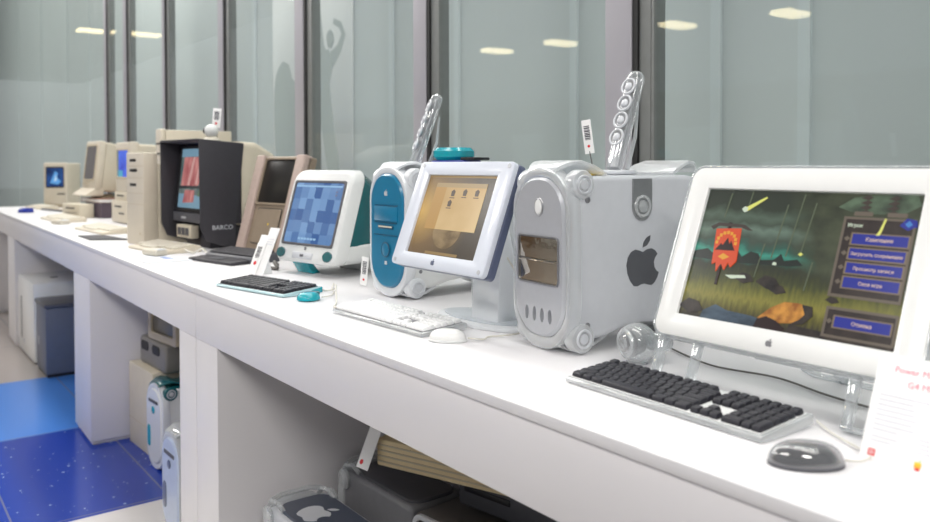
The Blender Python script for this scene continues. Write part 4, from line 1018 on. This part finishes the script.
cable('dark plug lead coiled behind the slanted card', [(-3.27, .47, .009), (-3.21, .43, .03), (-3.16, .42, .009), (-3.22, .40, .009)], .008, 'cabledk')

# ------------------------------------------------------------------ under the counters
F = -H
t = thing('equipment_box', 'white cabinet computer at the back of the farthest bay', 'computer', (-7.26, .10, F), 0)
MB().box(-.40, .32, 0, .40, .01, .62, .015).build('case', M['white'], t)
MB().box(-.25, -.22, -.002, .003, .12, .46, .002).build('vent_slot', M['greydk'], t)
MB().box(-.39, .31, .01, .39, 0, .0099).build('plinth', M['greydk'], t)
MB().cyl((.02, .2, .6201), .03, .006, 'z', 20, .002).build('top_button', M['grey'], t)
MB().box(-.14, -.08, -.002, .003, .10, .13).build('badge', M['silver'], t)
t = thing('equipment_box', 'dark slate computer case in front of the white cabinet computer', 'computer', (-6.63, .10, F), 0)
M['slatecase'] = mat('dark_slate_case', rgb(98, 104, 120), .45, var=.03)
MB().box(-.19, .19, 0, .38, .02, .50, .01).build('case', M['slatecase'], t)
MB().box(-.2, .2, -.01, .39, .5002, .53, .008).build('lid', M['greydk'], t)
MB().box(-.18, .18, .01, .37, 0, .0199).build('plinth', M['black'], t)
MB().box(-.11, -.07, -.003, .002, .2, .26).build('badge', M['silver'], t)
t = thing('board_box', 'large flat beige box leaning at the left of the middle bay', 'box', (-4.52, .235, F), 3)
MB().box(-.19, .19, 0, .30, .0, .445, .004).build('case', M['beige'], t)
MB().box(-.188, .188, -.001, .002, .14, .143).build('front_seam', M['beige_dk'], t)
t = thing('drive_case', 'dark grey twin slot unit lying on the flat beige box', 'drive', (-4.50, .275, F + .446), 3)
MB().box(-.15, .24, 0, .22, 0, .15, .018, seg=3).build('case', mat('brown_grey_plastic', rgb(128, 124, 118), .45), t)
for x in (-.11, .06): MB().plate(rrect(.11, .05, .02, 5, x + .05, .105), 'y', .004, -.004, .002).build('slot', M['slot'], t)
t = thing('monitor', 'small yellowed monitor on top of the grey twin slot unit', 'monitor', (-4.36, .30, F + .597), 6)
MB().frame(rrect(.36, .26, .015, 4, 0, .13), rrect(.28, .18, .008, 4, 0, .13), 'y', 0, .04, bev=.003).build('front_bezel', M['beige_dk'], t)
MB().box(-.15, .15, .012, .03, .035, .225, .004).build('screen', mat('dull_olive_screen', rgb(120, 112, 92), .3), t)
MB().box(-.16, .16, .041, .26, .01, .25, .02).build('tube_housing', M['beige_dk'], t)
# right bay
t = thing('device_box', 'dark box with pale edge at the bottom right under the counter', 'box', (-1.95, .47, F), 6)
MB().box(-.22, .34, 0, .34, 0, .415, .01).build('case', mat('dark_brown_grey_case', rgb(92, 88, 86), .45), t)
fr = MB(); fr.frame(rrect(.56, .42, .04, 5, .06, .211), rrect(.53, .39, .03, 5, .06, .211), 'y', -.012, .004, bev=.002); fr.build('front_edge', M['silver2'], t)
MB().box(-.19, .31, -.006, .002, .03, .39).build('front_face', M['beige_dk'], t)
t = thing('drive_case', 'dark flat case between the bottom box and the ribbed beige slab', 'drive', (-2.02, .60, F + .427), 10)
MB().box(-.10, .34, 0, .24, 0, .112, .010).build('case', M['greydk'], t); MB().box(-.07, .12, -.003, .002, .05, .07, .001).build('drive_slot', M['black'], t)
t = thing('ribbed_unit', 'beige ribbed slab lying high in the near bay', 'computer', (-2.09, .47, F + .541), 21)
MB().box(-.23, .28, .0, .33, 0, .088, .006).build('case', mat('straw_beige_plastic', rgb(228, 208, 164), .5, var=.03), t)
for k in range(4): MB().box(-.225, .275, -.002, .002, .014 + k * .018, .019 + k * .018).build('groove', M['beige_dk'], t)
t = thing('sign_card', 'white card with red dot leaning on the ribbed beige slab', 'card', (-2.33, .345, F + .53), 8)
slant(MB().box(-.03, .03, 0, .002, 0.0, .15, .0004)).build('card', M['paper'], t)
slant(MB().cyl((-.012, 0, .02), .008, -.001, 'y', 16)).build('round_mark', M['red'], t)

# ------------------------------------------------------------------ light
def area(name, loc, sx, sy, e, col=(1, .97, .93), rot=(0, 0, 0)):
    l = bpy.data.lights.new(name, 'AREA'); l.shape = 'RECTANGLE'; l.size = sx; l.size_y = sy; l.energy = e; l.color = col
    o = bpy.data.objects.new(name, l); COL.objects.link(o); o.location = loc; o.rotation_euler = rot; return o
for x, y, e in ((-6.6, .1, 16.5), (-4.6, .15, 14.5), (-2.9, .2, 11.5), (-1.3, .2, 10.5), (.3, .1, 14)):
    area('ceiling_light', (x, y, 3.12), 1.5, .35, e)  # unseen lamps without fixtures, placed for top light on the counter
area('ceiling_light', (-9.5, .3, 5.3), 3.0, .5, 110)  # another unseen one, added to light the far end of the counter
for x, y, e in ((-4.2, -2.0, 50), (-1.2, -2.2, 50), (2.0, -1.6, 95)): area('hall_light', (x, y, 3.12), 1.6, .6, e)  # unseen fills added for front and side light, clear of the glass reflections
area('hall_light', (-17, -3.2, 6.8), 9.0, 1.0, 720, rot=(math.radians(40), 0, 0))  # tilted unseen fill, added to lift the far wall and counter end
area('gallery_light', (-8.5, 1.58, 5.5), 5.0, .3, 175)  # unseen fills between glass and wall, added to brighten the back wall
area('gallery_light', (-2.5, 1.58, 5.5), 7.0, .3, 180)
w = bpy.data.worlds.new('hall'); sc.world = w; w.use_nodes = True
w.node_tree.nodes['Background'].inputs[0].default_value = (.78, .82, .86, 1); w.node_tree.nodes['Background'].inputs[1].default_value = .47

# ------------------------------------------------------------------ camera
cam = bpy.data.cameras.new('camera'); co = bpy.data.objects.new('camera', cam); COL.objects.link(co)
f, ppy, yaw, pitch, roll, ch, cd = 814.95, 181.0, .92879, .021333, .0022107, .44069, .97086
cam.sensor_width = 36; cam.sensor_fit = 'HORIZONTAL'; cam.lens = f / 930 * 36; cam.shift_y = -(261 - ppy) / 930
fw = Vector((-math.sin(yaw) * math.cos(pitch), math.cos(yaw) * math.cos(pitch), -math.sin(pitch)))
r0 = Vector((math.cos(yaw), math.sin(yaw), 0)); d0 = fw.cross(r0)
r1 = math.cos(roll) * r0 + math.sin(roll) * d0; d1 = -math.sin(roll) * r0 + math.cos(roll) * d0
R = Matrix((r1, -d1, -fw)).transposed()
co.matrix_world = Matrix.Translation((0, -cd, ch + H)) @ R.to_4x4()
cam.clip_start = .02
cam.dof.use_dof = True; cam.dof.focus_distance = 2.15; cam.dof.aperture_fstop = 3.2
sc.camera = co
vs = sc.view_settings; vs.view_transform = 'Standard'; vs.look = 'None'; vs.exposure = -0.08; vs.gamma = 1.0; vs.use_curve_mapping = False
